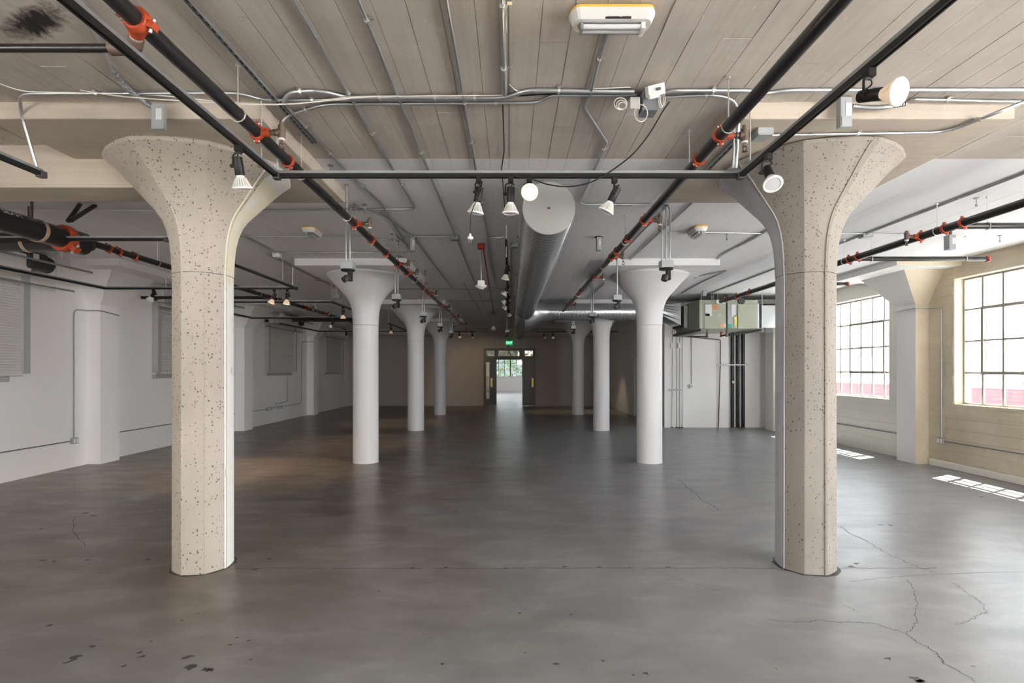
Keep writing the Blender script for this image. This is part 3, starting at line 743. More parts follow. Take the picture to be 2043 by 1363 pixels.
# ------------------------------------------------------------------ double door in the end wall
def end_door():
    d = thing('door_1', 'dark wooden double door with transom standing open in the end wall', None, (-.05, Y1, 0), kind='structure')
    W = M['door_wood']; yf, yb = Y1-.04, Y1+.16
    mb = MB()
    mb.bb(DX0, DX0+.09, yf, yb, 0, DZ); mb.bb(DX1-.09, DX1, yf, yb, 0, DZ); mb.bb(DX0+.09, DX1-.09, yf, yb, DZ-.09, DZ)
    mb.bb(DX0+.09, DX1-.09, yf, yb, 2.50, 2.66); mb.bb(-.83, -.69, yf, yb, 2.66, DZ-.09); mb.bb(.52, .75, yf, yb, 2.66, DZ-.09)
    mb.build('door_frame', W, parent=d)
    for a, b in ((DX0+.09, -.83), (-.69, .52), (.75, DX1-.09)):
        mb = MB(); g = .035
        mb.bb(a, a+g, yf+.05, yb-.05, 2.66, DZ-.09); mb.bb(b-g, b, yf+.05, yb-.05, 2.66, DZ-.09)
        mb.bb(a+g, b-g, yf+.05, yb-.05, 2.66, 2.66+g); mb.bb(a+g, b-g, yf+.05, yb-.05, DZ-.09-g, DZ-.09)
        s = mb.build('transom_sash', W, parent=d)
        MB().bb(a+g, b-g, Y1+.04, Y1+.05, 2.66+g, DZ-.09-g).build('pane', M['glass_door'], parent=s)
    # side light left of the opening
    mb = MB(); a, b = DX0+.09, -1.08
    mb.bb(a, a+.04, yf, yb, 0, 2.5); mb.bb(b-.05, b, yf, yb, 0, 2.5); mb.bb(a+.04, b-.05, yf, yb, 0, .38); mb.bb(a+.04, b-.05, yf, yb, 2.36, 2.5)
    s = mb.build('side_light', W, parent=d)
    MB().bb(a+.04, b-.05, Y1+.04, Y1+.05, .38, 2.36).build('pane', M['glass_door'], parent=s)
    # two panelled leaves
    def leaf(x0, x1, y, brass_x):
        mb = MB(); e = .11
        mb.bb(x0, x0+e, y, y+.05, 0.01, 2.5); mb.bb(x1-e, x1, y, y+.05, 0.01, 2.5)
        mb.bb(x0+e, x1-e, y, y+.05, 0.01, .34); mb.bb(x0+e, x1-e, y, y+.05, 2.32, 2.5)
        o = mb.build('door_leaf', M['door_black'], parent=d)
        MB().bbox(x0+e, x1-e, y+.018, y+.035, .34, 2.32, .004).build('door_panel', M['door_black'], parent=o)
        MB().bbox(brass_x-.05, brass_x+.05, y-.008, y, 1.02, 1.50, .003).build('push_plate', M['brass'], parent=o)
    leaf(-1.08, -.745, Y1+.0, -1.02)
    leaf(.645, DX1-.09, Y1+.0, 1.20)
    # exit sign
    e = thing('exit_sign', 'green lit EXIT sign above the double door', 'sign', (-.06, Y1-.12, 3.28))
    MB().bbox(-.24, .12, Y1-.14, Y1-.08, 3.28, 3.52, .01).build('housing', M['exit_green'], parent=e)
    MB().cyl((-.06, Y1-.11, 3.52), (-.06, Y1-.11, 3.60), .03).build('mount', M['dark'], parent=e)
    text_mesh('letters', 'EXIT', .17, (-.06, Y1-.141, 3.40), e, M['exit_letter'])
    h = MB().bbox(-.20, -.06, Y1-.20, Y1-.06, 3.17, 3.23, .01).cyl((-.08, Y1-.12, 3.2), (-.08, Y1-.02, 3.32), .025)
    tag(h.build('motion_sensor', M['dark'], loc='base'), 'small black sensor between exit sign and door frame', 'sensor')
def text_mesh(name, txt, size, loc, parent, mat, rot=(math.pi/2, 0, 0), depth=.002):
    cu = bpy.data.curves.new(name, 'FONT'); cu.body = txt; cu.size = size; cu.align_x = 'CENTER'; cu.align_y = 'CENTER'; cu.extrude = depth
    tmp = bpy.data.objects.new(name, cu); COL.objects.link(tmp)
    bpy.context.view_layer.update()
    me = bpy.data.meshes.new_from_object(tmp.evaluated_get(bpy.context.evaluated_depsgraph_get()))
    bpy.data.objects.remove(tmp)
    me.materials.clear(); me.materials.append(mat)
    o = bpy.data.objects.new(name, me); COL.objects.link(o); o.parent = parent
    o.location = Vector(loc) - Vector(parent.get('_o', (0,0,0))); o.rotation_euler = rot
    return o
end_door()
# white door into the corner room
w = thing('door_2', 'white door standing open on the partition wall', None, (PX, 23.0, 0), kind='structure')
MB().bbox(PX-.055, PX-.01, 22.3, 23.3, .01, 2.3, .004).build('door_leaf', M['white'], parent=w)
MB().bbox(PX-.03, PX, 22.2, 22.28, 0, 2.4, .004).build('door_frame', M['white'], parent=w)
MB().bbox(PX-.03, PX, 21.2, 21.26, 0, 2.4, .004).build('door_frame', M['white'], parent=w)
MB().tube([(PX-.055, 22.4, 1.0), (PX-.11, 22.4, 1.0), (PX-.11, 22.52, 1.0)], .012).build('door_handle', M['steel'], parent=w)
MB().bbox(PX-.012, PX, 23.45, 23.5, 1.3, 1.62, .002).build('door_sign', M['dark'], parent=w)
# ------------------------------------------------------------------ rolling shutters on the left wall
def shutter(yc, label):
    r = thing('rolling_shutter', label, 'shutter', (XL, yc, 1.88), 'rolling shutters on the left wall')
    h = 1.13; z0, z1 = 1.90, 3.62
    mb = MB(); n = 36; pts = []
    dz = (z1-z0)/n
    for k in range(n):
        z = z0 + dz*k
        pts += [(-.112, z), (-.098, z+dz*.12), (-.092, z+dz*.5), (-.098, z+dz*.88)]
    pts.append((-.112, z1))
    V = []; fs = []
    for (dx, z) in pts: V += [(XL-dx, yc-h, z), (XL-dx, yc+h, z)]
    for i in range(len(pts)-1): fs.append((2*i, 2*i+1, 2*i+3, 2*i+2))
    o = MB().add(V, fs).build('slat_curtain', M['shutter'], parent=r); o['kind'] = 'stuff'
    for s in (-1, 1):
        a, b = sorted((yc+s*h, yc+s*(h+.13)))
        MB().bb(XL, XL+.15, a, b, 1.88, 3.75).build('guide_rail', M['shutter_side'], parent=r)
    MB().bbox(XL+.06, XL+.14, yc-h, yc+h, z0-.06, z0+.02, .008).build('bottom_bar', M['shutter'], parent=r)
    MB().bbox(XL, XL+.09, yc-h-.13, yc+h-.2, z0-.16, z0-.065, .006).build('sill_plate', M['shutter_side'], parent=r)
    MB().bbox(XL, XL+.30, yc-h-.13, yc+h+.0, 3.62, 3.98, .02).build('coil_box', M['white'], parent=r)
    m = MB().bbox(XL+.02, XL+.34, yc+1.02, yc+1.42, 3.74, 4.03, .02)
    m.lathe((XL+.18, yc+1.42, 3.88), (0, 1, 0), [(0, .13), (.05, .15), (.16, .15), (.2, .10), (.24, .05)], 16)
    mo = m.build('motor', M['dark'], parent=r, smooth=40)
    MB().bbox(XL+.341, XL+.345, yc+1.10, yc+1.22, 3.90, 4.01, .001).build('motor_label', M['label'], parent=mo)
shutter(8.35, 'white rolling shutter cut by the left picture edge')
shutter(14.35, 'white rolling shutter partly hidden by the left bare column')
shutter(20.35, 'white rolling shutter between second and third pilaster')
shutter(26.35, 'dim rolling shutter nearest the end wall')
# ------------------------------------------------------------------ ducts
def spiral(mb, p0, p1, r, pitch=.13, n=28):
    p0, p1 = Vector(p0), Vector(p1); Lg = (p1-p0).length; k = max(1, int(Lg/pitch)); pr = []
    for i in range(k):
        t = Lg*i/k; dt = Lg/k
        pr += [(t, r), (t+dt*.78, r), (t+dt*.85, r+.006), (t+dt*.93, r+.006)]
    pr.append((Lg, r))
    mb.lathe(p0, p1-p0, pr, n, caps=False)
def ducts():
    DXc, DZc, R = .42, 3.715, .285
    d = thing('spiral_duct', 'large galvanised spiral duct running from the middle of the hall to the end wall', 'duct', (DXc, 15, DZc-R))
    mb = MB(); spiral(mb, (DXc, 5.86, DZc), (DXc, 15.75, DZc), R); mb.build('main_pipe', M['duct'], parent=d, smooth=35)
    MB().lathe((DXc, 5.85, DZc), (0, 1, 0), [(0, R-.004), (.0, R+.004), (.03, R+.004)], 36).build('end_cap', M['duct_cap'], parent=d, smooth=35)
    MB().lathe((DXc, 5.846, DZc), (0, -1, 0), [(0, .012), (.01, .008)], 8).build('cap_rivet', M['dark'], parent=d)
    MB().lathe((DXc, 15.4, DZc), (0, 1, 0), [(0, R+.003), (.03, R+.012), (1.7, R+.012), (1.72, R+.02), (1.95, .27), (2.0, .262)], 32, caps=False).build('tee_body', M['duct'], parent=d, smooth=35)
    mb = MB(); spiral(mb, (DXc, 17.38, DZc), (DXc, 26.6, DZc), .255); mb.build('rear_pipe', M['duct'], parent=d, smooth=35)
    MB().lathe((DXc, 26.6, DZc), (0, 1, 0), [(0, .26), (.04, .26)], 28).build('rear_cap', M['steel_dull'], parent=d, smooth=35)
    MB().lathe((DXc, 16.3, DZc), (1, 0, 0), [(0, .62), (.2, .55), (.36, .40), (.62, .285), (.72, .275)], 32, caps=False).build('branch_boot', M['duct'], parent=d, smooth=35)
    mb = MB(); spiral(mb, (DXc+.72, 16.3, DZc), (4.55, 16.3, DZc), .265, .11); mb.build('branch_pipe', M['duct'], parent=d, smooth=35)
    # square-to-round transition into the air handler
    n = 24; A = []; Bq = []
    for i in range(n):
        a = 2*math.pi*i/n; c, s = math.cos(a), math.sin(a); m = max(abs(c), abs(s))
        A.append((4.55, 16.3 + .265*c, DZc + .265*s)); Bq.append((5.05, 16.3 + .42*c/m, 3.60 + .33*s/m))
    MB().add(A+Bq, [(i, (i+1)%n, n+(i+1)%n, n+i) for i in range(n)]).build('transition', M['duct'], parent=d)
    for yy in (7.3, 10.2, 13.1):
        for s in (-1, 1):
            x = DXc + s*(R+.02)
            MB().box((x, yy, 3.92), (.004, .045, .34)).build('hanger_strap', M['wplastic'], parent=d)
            MB().cyl((x, yy, 3.76), (x + s*.02, yy, 3.76), .012, n=8).build('strap_bolt', M['dark'], parent=d)
ducts()
# ------------------------------------------------------------------ air handler
XA_ = 5.45
def air_handler():
    x0, x1, y0, y1, z0, z1 = 5.25, 6.88, 14.9, 17.0, 3.10, 3.90
    r = thing('air_handler', 'sage green air handling unit hung below the ceiling at the rear right', 'air handler', ((x0+x1)/2, (y0+y1)/2, z0))
    MB().bbox(x0, x1, y0, y1, z0, z1, .01).build('cabinet', M['green_unit'], parent=r)
    for a, b, t in ((x0+.13, x0+.78, .02), (x0+1.06, x1-.05, .03)):
        MB().bbox(a, b, y0-t, y0+.005, z0-.01, z1-.12, .006).build('access_panel', M['green_unit'], parent=r)
    MB().bb(x0+.80, x0+1.04, y0-.006, y0, z0+.05, z1-.12).build('control_strip', M['box_grey'], parent=r)
    MB().bbox(x0+.45, x0+.60, y0-.06, y0, z1-.12, z1-.01, .006).build('switch_box', M['wplastic'], parent=r)
    MB().bbox(x0+.62, x0+.76, y0-.05, y0, z1-.12, z1-.02, .006).build('switch_box', M['wplastic'], parent=r)
    MB().cyl((x0+1.16, y0-.05, z1-.04), (x0+1.16, y0, z1-.04), .09, .10, 16).build('pipe_boot', M['dark'], parent=r)
    yl = y0-.024
    def lab(name, a, b, c, d, m): MB().bb(x0+a, x0+b, yl, yl+.003, z0+c, z0+d).build(name, m, parent=r)
    lab('paper_label', .16, .34, .34, .66, M['label']); lab('warning_label', .36, .51, .52, .66, M['orange_label'])
    lab('yellow_label', .16, .28, .345, .41, M['yellow_label']); lab('warning_label', .58, .66, .03, .13, M['orange_label'])
    lab('paper_label', .67, .77, .03, .13, M['label']); lab('green_label', .80, .89, .01, .12, M['teal_label'])
    lab('paper_label', .88, 1.0, .32, .66, M['label']); lab('yellow_label', .96, 1.03, .08, .36, M['yellow_label'])
    for k in range(3): lab('warning_stripe', .38+.045*k, .395+.045*k, .53, .65, M['label'])
    text_mesh('unit_mark', '2E', .10, (x0+.54, yl-.001, z0+.36), r, M['wplastic'])
    MB().bbox(x0-.12, x0, 15.85, 16.75, z0+.08, z1-.05, .01).build('duct_collar', M['duct'], parent=r)
    MB().bbox(x0-.2, x0-.12, 15.87, 16.73, z0+.12, z1-.09, .01).build('flex_collar', M['black'], parent=r)
    MB().bbox(x1, x1+.06, y0+.05, y1-.1, z0, z1-.1, .01).build('filter_rail', M['duct'], parent=r)
    MB().bbox(x1+.06, x1+.14, y0+.08, y1-.1, z0+.02, z1-.12, .01).build('flex_collar', M['black'], parent=r)
    MB().bbox(x1+.14, XR-.05, y0+.1, y1-.1, z0+.02, z1-.14, .01).build('return_duct', M['duct'], parent=r)
    for x in (x0-.02, x1+.02):
        MB().bbox(x-.03, x+.03, y0-.25, y1+.15, z0-.09, z0-.02, .004).build('support_strut', M['green_dark'], parent=r)
    MB().bb(x0-.02, x0+.3, y0+.5, y1, z0-.1, z0-.005).build('drip_tray', M['green_dark'], parent=r)
    for x in (x0-.02, x1+.02):
        for y in (y0-.2, y1+.1):
            MB().cyl((x, y, z0-.1), (x, y, CEIL), .008, n=6).build('hanger_rod', M['steel'], parent=r)
    for i, (a, b) in enumerate(((.33, .30), (.37, .40), (.50, .52), (.86, .80))):
        MB().tube([(x0+b, y0+.3, CEIL-.02), (x0+b, y0+.05, CEIL-.03), (x0+a, y0-.03, z1+.06), (x0+a, y0-.03, z1-.03)], .014, 8, .1).build('flexible_conduit', M['steel_dull'], parent=r)
    # condensate and gas piping below
    p = thing('drain_pipe', 'thin dark drain pipe dropping from the air handler to the floor', 'pipe', (6.95, 18.0, 0))
    MB().tube([at(1411, 658, 14.6), at(1411, 672, 14.6), at(1362, 671, 17.9), at(1437, 678, 17.95), at(1437, 728, 18.0), at(1433, 853, 18.05)], .018, 8, .05).build('pipe', M['iron'], parent=p)
    MB().cyl(at(1411, 664, 14.6), at(1411, 674, 14.6), .032, n=10).build('trap', M['iron'], parent=p)
    g = thing('drop_pipe', 'black pipe dropping in front of the air handler to a red elbow', 'pipe', at(1450, 668, 14.3))
    MB().tube([(XA_, 13.85, 3.72), at(1450, 600, 14.3), at(1450, 668, 14.3), at(1437, 671, 14.5)], .022, 8, .03).build('pipe', M['black_pipe'], parent=g)
    MB().cyl(at(1450, 665, 14.3), at(1450, 672, 14.3), .035, n=10).build('elbow', M['iron'], parent=g)
    MB().cyl(at(1439, 662, 14.5), at(1439, 672, 14.5), .03, n=10).build('union', M['orange'], parent=g)
air_handler()
# risers on the partition
lab3 = ['leftmost of three black vertical riser pipes on the partition wall', 'middle of three black vertical riser pipes on the partition wall', 'rightmost of three black vertical riser pipes on the partition wall']
for k, px in enumerate((1462, 1473, 1483.5)):
    x = (px-VX)/F*18.0
    r = thing('riser_pipe', lab3[k], 'pipe', (x, 18.03, 0), 'black riser pipes')
    MB().cyl((x, 18.035, 0), (x, 18.035, 3.2), .055, n=12).build('pipe', M['black_pipe'], parent=r, smooth=40)
    MB().lathe((x, 18.03, 0), (0, 0, 1), [(0, .068), (.02, .068), (.03, .06)], 12).build('floor_collar', M['iron'], parent=r)
    if k == 0: MB().bbox(x-.03, x+.03, 17.955, 17.965, 1.5, 1.58, .001).build('pipe_tag', M['label'], parent=r)
def strut(name, label, p0, p1, n):
    r = thing(name, label, 'strut', p0)
    v = p1 - p0
    mb = MB().box((p0+p1)/2, (v.length, .03, .04)); mb.build('channel', M['steel_dull'], parent=r)
    for i in range(n):
        q = p0.lerp(p1, (i+.5)/n)
        MB().box(q + Vector((0, -.016, 0)), (v.length/n*.5, .004, .014)).build('slot', M['wplastic'], parent=r)
strut('strut_channel', 'slotted strut holding the black risers to the wall', at(1429, 728, 17.95), at(1495, 728, 17.95), 14)
strut('strut_channel', 'short slotted strut holding four thin conduits', at(1334, 778, 17.98), at(1362, 778, 17.98), 6)
nm = ['leftmost of four thin conduits behind the right white column', 'second of four thin conduits behind the right white column', 'third of four thin conduits behind the right white column', 'rightmost of four thin conduits behind the right white column']
for k, px in enumerate((1341, 1350, 1355.5, 1361)):
    x = (px-VX)/F*18.04
    r = thing('thin_conduit', nm[k], 'conduit', (x, 18.05, 0), 'thin conduits on the partition wall')
    MB().tube([(x-.02*(k == 0), 18.04, .01), (x, 18.04, 1.3), (x+.01, 18.04, 3.3)], .010, 6, 0).build('conduit', M['steel_dull'], parent=r)
    if k in (0, 2): MB().bbox(x-.05, x+.05, 18.02, 18.09, 2.68, 2.86, .004).build('pull_box', M['wplastic'], parent=r)
    MB().bbox(x-.03, x+.03, 18.02, 18.09, 0, .03, .004).build('floor_flange', M['iron'], parent=r)
r = thing('switch_box', 'small white wall switch below a thin conduit on the partition', 'switch', at(1379, 771, 18.05))
q = at(1379, 771, 18.05); MB().bbox(q.x-.06, q.x+.06, 18.0, 18.1, q.z-.06, q.z+.07, .006).build('box', M['wplastic'], parent=r)
MB().cyl((q.x+.02, 18.07, q.z+.07), (q.x+.02, 18.07, 3.3), .011, n=6).build('conduit', M['steel_dull'], parent=r)
MB().bbox(q.x-.02, q.x+.02, 17.985, 18.0, q.z-.03, q.z+.04, .003).build('rocker', M['box_grey'], parent=r)
# ------------------------------------------------------------------ sprinkler piping
PR = .044
def ring_part(name, parent, c, axis, r, ln, mat, n=16, t=.012):
    return MB().lathe(Vector(c) - Vector(axis)*ln/2, axis, [(0, r), (0.0, r+t), (ln*.2, r+t*1.4), (ln*.8, r+t*1.4), (ln, r+t), (ln, r)], n, caps=False).build(name, mat, parent=parent, smooth=40)
def coupling(parent, c, axis, r=PR, turn=0.0, k=.62):
    c = Vector(c); axis = Vector(axis).normalized(); u = axis.cross(Vector((0,0,1))).normalized(); w = axis.cross(u)
    d = u*math.cos(turn) + w*math.sin(turn); e = axis.cross(d)
    mb = MB(); ln = .062*k
    mb.lathe(c - axis*ln/2, axis, [(0, r), (0, r+.014*k), (ln*.25, r+.022*k), (ln*.75, r+.022*k), (ln, r+.014*k), (ln, r)], 16, caps=False)
    R = Matrix((d, e, axis)).transposed()
    for s in (-1, 1): mb.box(c + d*s*(r+.032*k), (.042*k, .034*k, ln*.75), R)
    o = mb.build('coupling', M['orange'], parent=parent, smooth=35)
    for s in (-1, 1):
        p = c + d*s*(r+.034*k)
        MB().cyl(p - e*.034*k, p + e*.034*k, .009*k, n=6).build('bolt', M['bolt'], parent=o)
    return o
def outlet(parent, c, side, brown=True, r=PR, drop=True):
    """mechanical tee with a sprinkler head on a side nipple"""
    c = Vector(c); s = Vector(side).normalized()
    o = coupling(parent, c, (0, 1, 0), r, math.pi/2)
    MB().cyl(c + s*(r*.8), c + s*(r+.05), .034, .030, 12).build('tee_outlet', M['orange'], parent=o)
    f = MB(); f.cyl(c + s*(r+.05), c + s*(r+.13), .017, n=10); f.cyl(c + s*(r+.075), c + s*(r+.09), .024, n=8)
    e = c + s*(r+.14)
    f.cyl(e + Vector((0,0,-.045)), e + Vector((0,0,.05)), .027, n=12); f.cyl(e + Vector((0,0,.05)), e + Vector((0,0,.075)), .018, n=8)
    f.cyl(e - s*.04, e, .027, n=10)
    f.build('iron_fitting', M['iron'], parent=o, smooth=40)
    h = MB().cyl(e + Vector((0,0,-.06)), e + Vector((0,0,-.045)), .024, n=12).build('seal_ring', M['wplastic'], parent=o)
    h = MB(); h.cyl(e + Vector((0,0,-.085)), e + Vector((0,0,-.06)), .013, n=8)
    h.tube([e + Vector((-.012,0,-.08)), e + Vector((-.018,0,-.10)), e + Vector((0,0,-.118))], .004, 6, .01)
    h.tube([e + Vector((.012,0,-.08)), e + Vector((.018,0,-.10)), e + Vector((0,0,-.118))], .004, 6, .01)
    h.cyl(e + Vector((0,0,-.122)), e + Vector((0,0,-.118)), .022, n=12)
    h.build('sprinkler_head', M['brass' if not brown else 'iron'], parent=o)
def hanger(parent, c, axis, r=PR, top=CEIL):
    c = Vector(c); axis = Vector(axis)
    mb = MB(); u = axis.cross(Vector((0,0,1))).normalized(); pts = [c + (u*math.sin(a) + Vector((0,0,1))*math.cos(a))*(r+.006)*(1 if k not in (0, 12) else 1.0) for k, a in enumerate([2*math.pi*i/12 for i in range(13)])]
    mb.tube(pts, .005, 6, 0); mb.cyl(c + Vector((0,0,r)), (c.x, c.y, top), .005, n=6)
    mb.cyl((c.x, c.y, top-.02), (c.x, c.y, top), .018, n=8)
    mb.build('pipe_hanger', M['bolt'], parent=parent)
H1 = 3.72
def run(name, label, pts, r, mat='black_pipe'):
    b = Vector(pts[0]).lerp(Vector(pts[-1]), .5)
    t = thing(name, label, 'sprinkler pipe', b, 'ceiling sprinkler pipes')
    MB().tube(pts, r, 14, .08).build('pipe', M[mat], parent=t, smooth=40)
    return t
def yof(py, h=H1): return (h-EYE)*F/(VY-py)
# left main along the hall
XM = -1.89
sl = run('sprinkler_main', 'black sprinkler main with orange couplings along the left column row', [(XM, -3, H1), (XM, 26, H1)], PR)
for y in (4.55, 7.28, 8.13, 11.6, 14.4, 20.2, 23.0): coupling(sl, (XM, y, H1), (0,1,0), turn=1.2)
for y in (4.0, 6.5, 8.97, 12.4, 15.0, 17.6, 20.8): outlet(sl, (XM, y, H1), (1,0,0))
outlet(sl, (XM, 9.8, H1), (1,0,0))
for y in (3.72, 4.85, 6.2, 10.6, 13.4, 16.5, 19.5): hanger(sl, (XM, y, H1), (0,1,0))
# the down-turned tee in the foreground with its branch to the left
c0 = Vector((XM, 2.72, H1)); o = coupling(sl, c0, (0,1,0), turn=.35, k=1.0)
od = Vector((-.085, .105, -.062)).normalized()
mb = MB().lathe(c0, od, [(0, .05), (.05, .047), (.075, .036), (.085, .036)], 14); mb.build('tee_outlet', M['orange'], parent=o, smooth=40)
MB().lathe(c0 + od*.085, od, [(0, .03), (.02, .033)], 12).build('seal_ring', M['bolt'], parent=o)
e0 = c0 + od*.10; e1 = c0 + od*.165
MB().tube([e0, e1, e1 + Vector((-.13, .0, 0))], .036, 12, .06).build('elbow', M['iron'], parent=o, smooth=40)
br = run('sprinkler_branch', 'thin black branch pipe running left across the top left corner', [e1 + Vector((-.10, 0, 0)), (XM-4.6, e1.y, e1.z)], .022)
# right main along the hall
XN = 1.585
sr = run('sprinkler_main', 'black sprinkler main with orange couplings along the right column row', [(XN, -3, H1), (XN, 16.0, H1)], PR)
for y in (4.5, 7.2, 7.96, 12.0, 13.8): coupling(sr, (XN, y, H1), (0,1,0), turn=-1.0)
for y in (4.05, 6.35, 8.4, 10.2, 14.6): outlet(sr, (XN, y, H1), (1,0,0))
for y in (3.9, 4.75, 7.4, 9.2, 12.6): hanger(sr, (XN, y, H1), (0,1,0))
# right aisle main with two branches to the window wall
XA = 5.45
sa = run('sprinkler_main', 'black sprinkler main with orange couplings in the window aisle', [(XA, -3, H1), (XA, 13.9, H1)], .050)
for y in (6.45, 6.72, 8.4, 8.62, 12.2, 12.9, 13.6): coupling(sa, (XA, y, H1), (0,1,0), .05, 1.3)
outlet(sa, (XA, 7.12, H1), (-1,0,0), r=.05)
for y in (6.85, 8.75, 10.5): hanger(sa, (XA, y, H1), (0,1,0), .05)
b1 = run('sprinkler_branch', 'grey black branch pipe reaching the right picture edge', [(XA+.05, 6.6, H1), (XR-.02, 6.6, H1)], .040)
hanger(b1, (XA+.42, 6.6, H1), (1,0,0), .04)
b2 = run('sprinkler_branch', 'short branch pipe with orange end cap above the wall bracket', [(XA+.05, 8.55, H1), (7.58, 8.55, H1)], .038)
coupling(b2, (7.60, 8.55, H1), (1,0,0), .038, .6)
hanger(b2, (XA+.3, 8.55, H1), (1,0,0), .038); hanger(b2, (7.25, 8.55, H1), (1,0,0), .038)
b3 = run('sprinkler_branch', 'stub of branch pipe beside the right bare column', [(XA+.05, 11.05, H1), (6.92, 11.05, H1)], .034)
coupling(b3, (6.94, 11.05, H1), (1,0,0), .034, .6)
# left aisle: large main, cross main and the thinner continuation
XB, HB, RB = -5.66, 3.615, .128
bm = run('fire_main', 'thick black printed fire main entering at the left edge', [(XB, -3, HB), (XB, 6.95, HB)], RB)
bx = run('fire_main', 'thick black cross main running to the left edge', [(XB, 6.99, HB), (XL, 6.99, HB)], .124)
o = coupling(bm, (XB, 6.80, HB), (0,1,0), RB, .75, 2.0)
MB().lathe((XB, 6.75, HB), (0, 1, 0), [(0, RB+.02), (.35, RB+.02), (.36, RB-.02), (.5, .06)], 20).build('tee_body', M['black_pipe'], parent=bm, smooth=40)
ring_part('hanger_band', bm, (XB, 6.42, HB), (0,1,0), RB+.002, .05, M['tan'], 24, .006)
ring_part('hanger_band', bx, (XB-.62, 6.99, HB), (1,0,0), .126, .05, M['tan'], 24, .006)
for a, b in ((at(136, 441, 6.5), at(160, 408, 6.9)), (at(142, 440, 6.5), at(190, 407, 6.95))):
    MB().cyl(a, (b.x, b.y, CEIL), .026, n=10).build('sway_brace', M['black_pipe'], parent=bm)
MB().cyl((XB-.10, 6.45, HB), (XB-.12, 6.48, CEIL), .016, n=8).build('hanger_rod', M['iron'], parent=bm)
MB().cyl((XB-.62, 6.99, HB+.12), (XB-.62, 6.99, CEIL), .012, n=8).build('hanger_rod', M['iron'], parent=bx)
# stencilled print on the fire main: follows the pipe's surface on the side that faces the hall
def pipe_print():
    cu = bpy.data.curves.new('print', 'FONT'); cu.body = 'SEAH'; cu.size = .085; cu.align_x = 'LEFT'; cu.align_y = 'CENTER'; cu.resolution_u = 3
    tmp = bpy.data.objects.new('print', cu); COL.objects.link(tmp); bpy.context.view_layer.update()
    me = bpy.data.meshes.new_from_object(tmp.evaluated_get(bpy.context.evaluated_depsgraph_get())); bpy.data.objects.remove(tmp)
    def wrap(u, v):            # u along the pipe, v up its flank
        a = math.radians(38) + v/RB
        return Vector((XB + (RB+.0015)*math.cos(a), u, HB + (RB+.0015)*math.sin(a)))
    y0 = 5.86
    V = [wrap(y0 + q.co.x*1.25, q.co.y) for q in me.vertices]
    MB().add(V, [tuple(p.vertices) for p in me.polygons]).build('stencil_letters', M['wplastic'], parent=bm)
    rnd = random.Random(3); y = 5.70; mb = MB()
    for (ya, yb, h) in ((5.60, 5.83, .028), (6.18, 6.30, .024), (6.33, 6.42, .02)):
        y = ya
        while y < yb:
            l = rnd.uniform(.010, .022); hh = h*rnd.uniform(.7, 1.0)
            mb.add([wrap(y, -hh/2), wrap(y+l*.6, -hh/2), wrap(y+l*.6, hh/2), wrap(y, hh/2)], [(0,1,2,3)]); y += l
    mb.build('stencil_marks', M['steel_dull'], parent=bm)
pipe_print()
XC = -5.66
sc = run('sprinkler_main', 'thinner black sprinkler main continuing down the shuttered aisle', [(XC, 7.1, H1-.06), (XC, 22.5, H1-.06)], .045)
for y in (7.55, 7.75, 8.08, 12.6, 13.2, 14.7, 18.2): coupling(sc, (XC, y, H1-.06), (0,1,0), .045, 1.2)
for y in (14.9, 16.2): outlet(sc, (XC, y, H1-.06), (1,0,0), r=.045)
for y in (8.6, 9.4, 12.1, 15.6): hanger(sc, (XC, y, H1-.06), (0,1,0), .045)
xb = run('sprinkler_branch', 'black cross branch behind the shuttered aisle track', [(XC+.02, 12.7, H1-.06), (XL+.02, 12.7, H1-.06)], .036)
xb2 = run('sprinkler_branch', 'thick black cross branch at the third bay of the shuttered aisle', [(XC+.6, 17.6, 3.58), (XL+1.6, 17.6, 3.58)], .055)
# ------------------------------------------------------------------ lighting tracks
TH = 3.58
def track(label, segs, rods=(), group='ceiling lighting tracks', caps=()):
    P = [Vector(p) for s in segs for p in s]
    c = sum(P, Vector())/len(P)
    r = thing('lighting_track', label, 'lighting track', c, group)
    for a, b in segs:
        a, b = Vector(a), Vector(b); d = b-a; m = (a+b)/2
        s = (abs(d.x)+.036, .036, .030) if abs(d.x) > abs(d.y) else (.036, abs(d.y)+.036, .030)
        g = (abs(d.x)+.036, .034, .022) if abs(d.x) > abs(d.y) else (.034, abs(d.y)+.036, .022)
        MB().box(m, s).build('rail', M['black'], parent=r)
        MB().box(m + Vector((0,0,.0265)), g).build('support_channel', M['steel_dull'], parent=r)
        lip = (s[0], .010, .006) if abs(d.x) > abs(d.y) else (.010, s[1], .006)
        for k in (-1, 1):
            off = Vector((0, k*.013, -.017)) if abs(d.x) > abs(d.y) else Vector((k*.013, 0, -.017))
            MB().box(m + off, lip).build('rail_lip', M['black'], parent=r)
    for q in caps: MB().bbox(q[0]-.028, q[0]+.028, q[1]-.03, q[1]+.03, TH-.032, TH+.022, .004).build('corner_cap', M['dark'], parent=r)
    for q in rods: MB().cyl((q[0], q[1], TH+.03), (q[0], q[1], CEIL), .006, n=6).build('hanger_rod', M['bolt'], parent=r)
    return r
YT = 4.5
track('black lighting track framing the foreground ceiling on three sides', [((-1.96, -1.5, TH), (-1.96, YT, TH)), ((-1.96, YT, TH), (1.93, YT, TH)), ((1.93, -1.5, TH), (1.93, YT, TH))],
      rods=[(-1.95, 4.2), (1.90, 4.25), (-1.96, 2.0), (1.93, 1.6)], caps=[(-1.96, YT), (1.93, YT)])
track('black track end at the left edge above the beam', [((-3.9, -1.5, TH), (-3.9, 4.44, TH))], caps=[(-3.9, 4.46)])
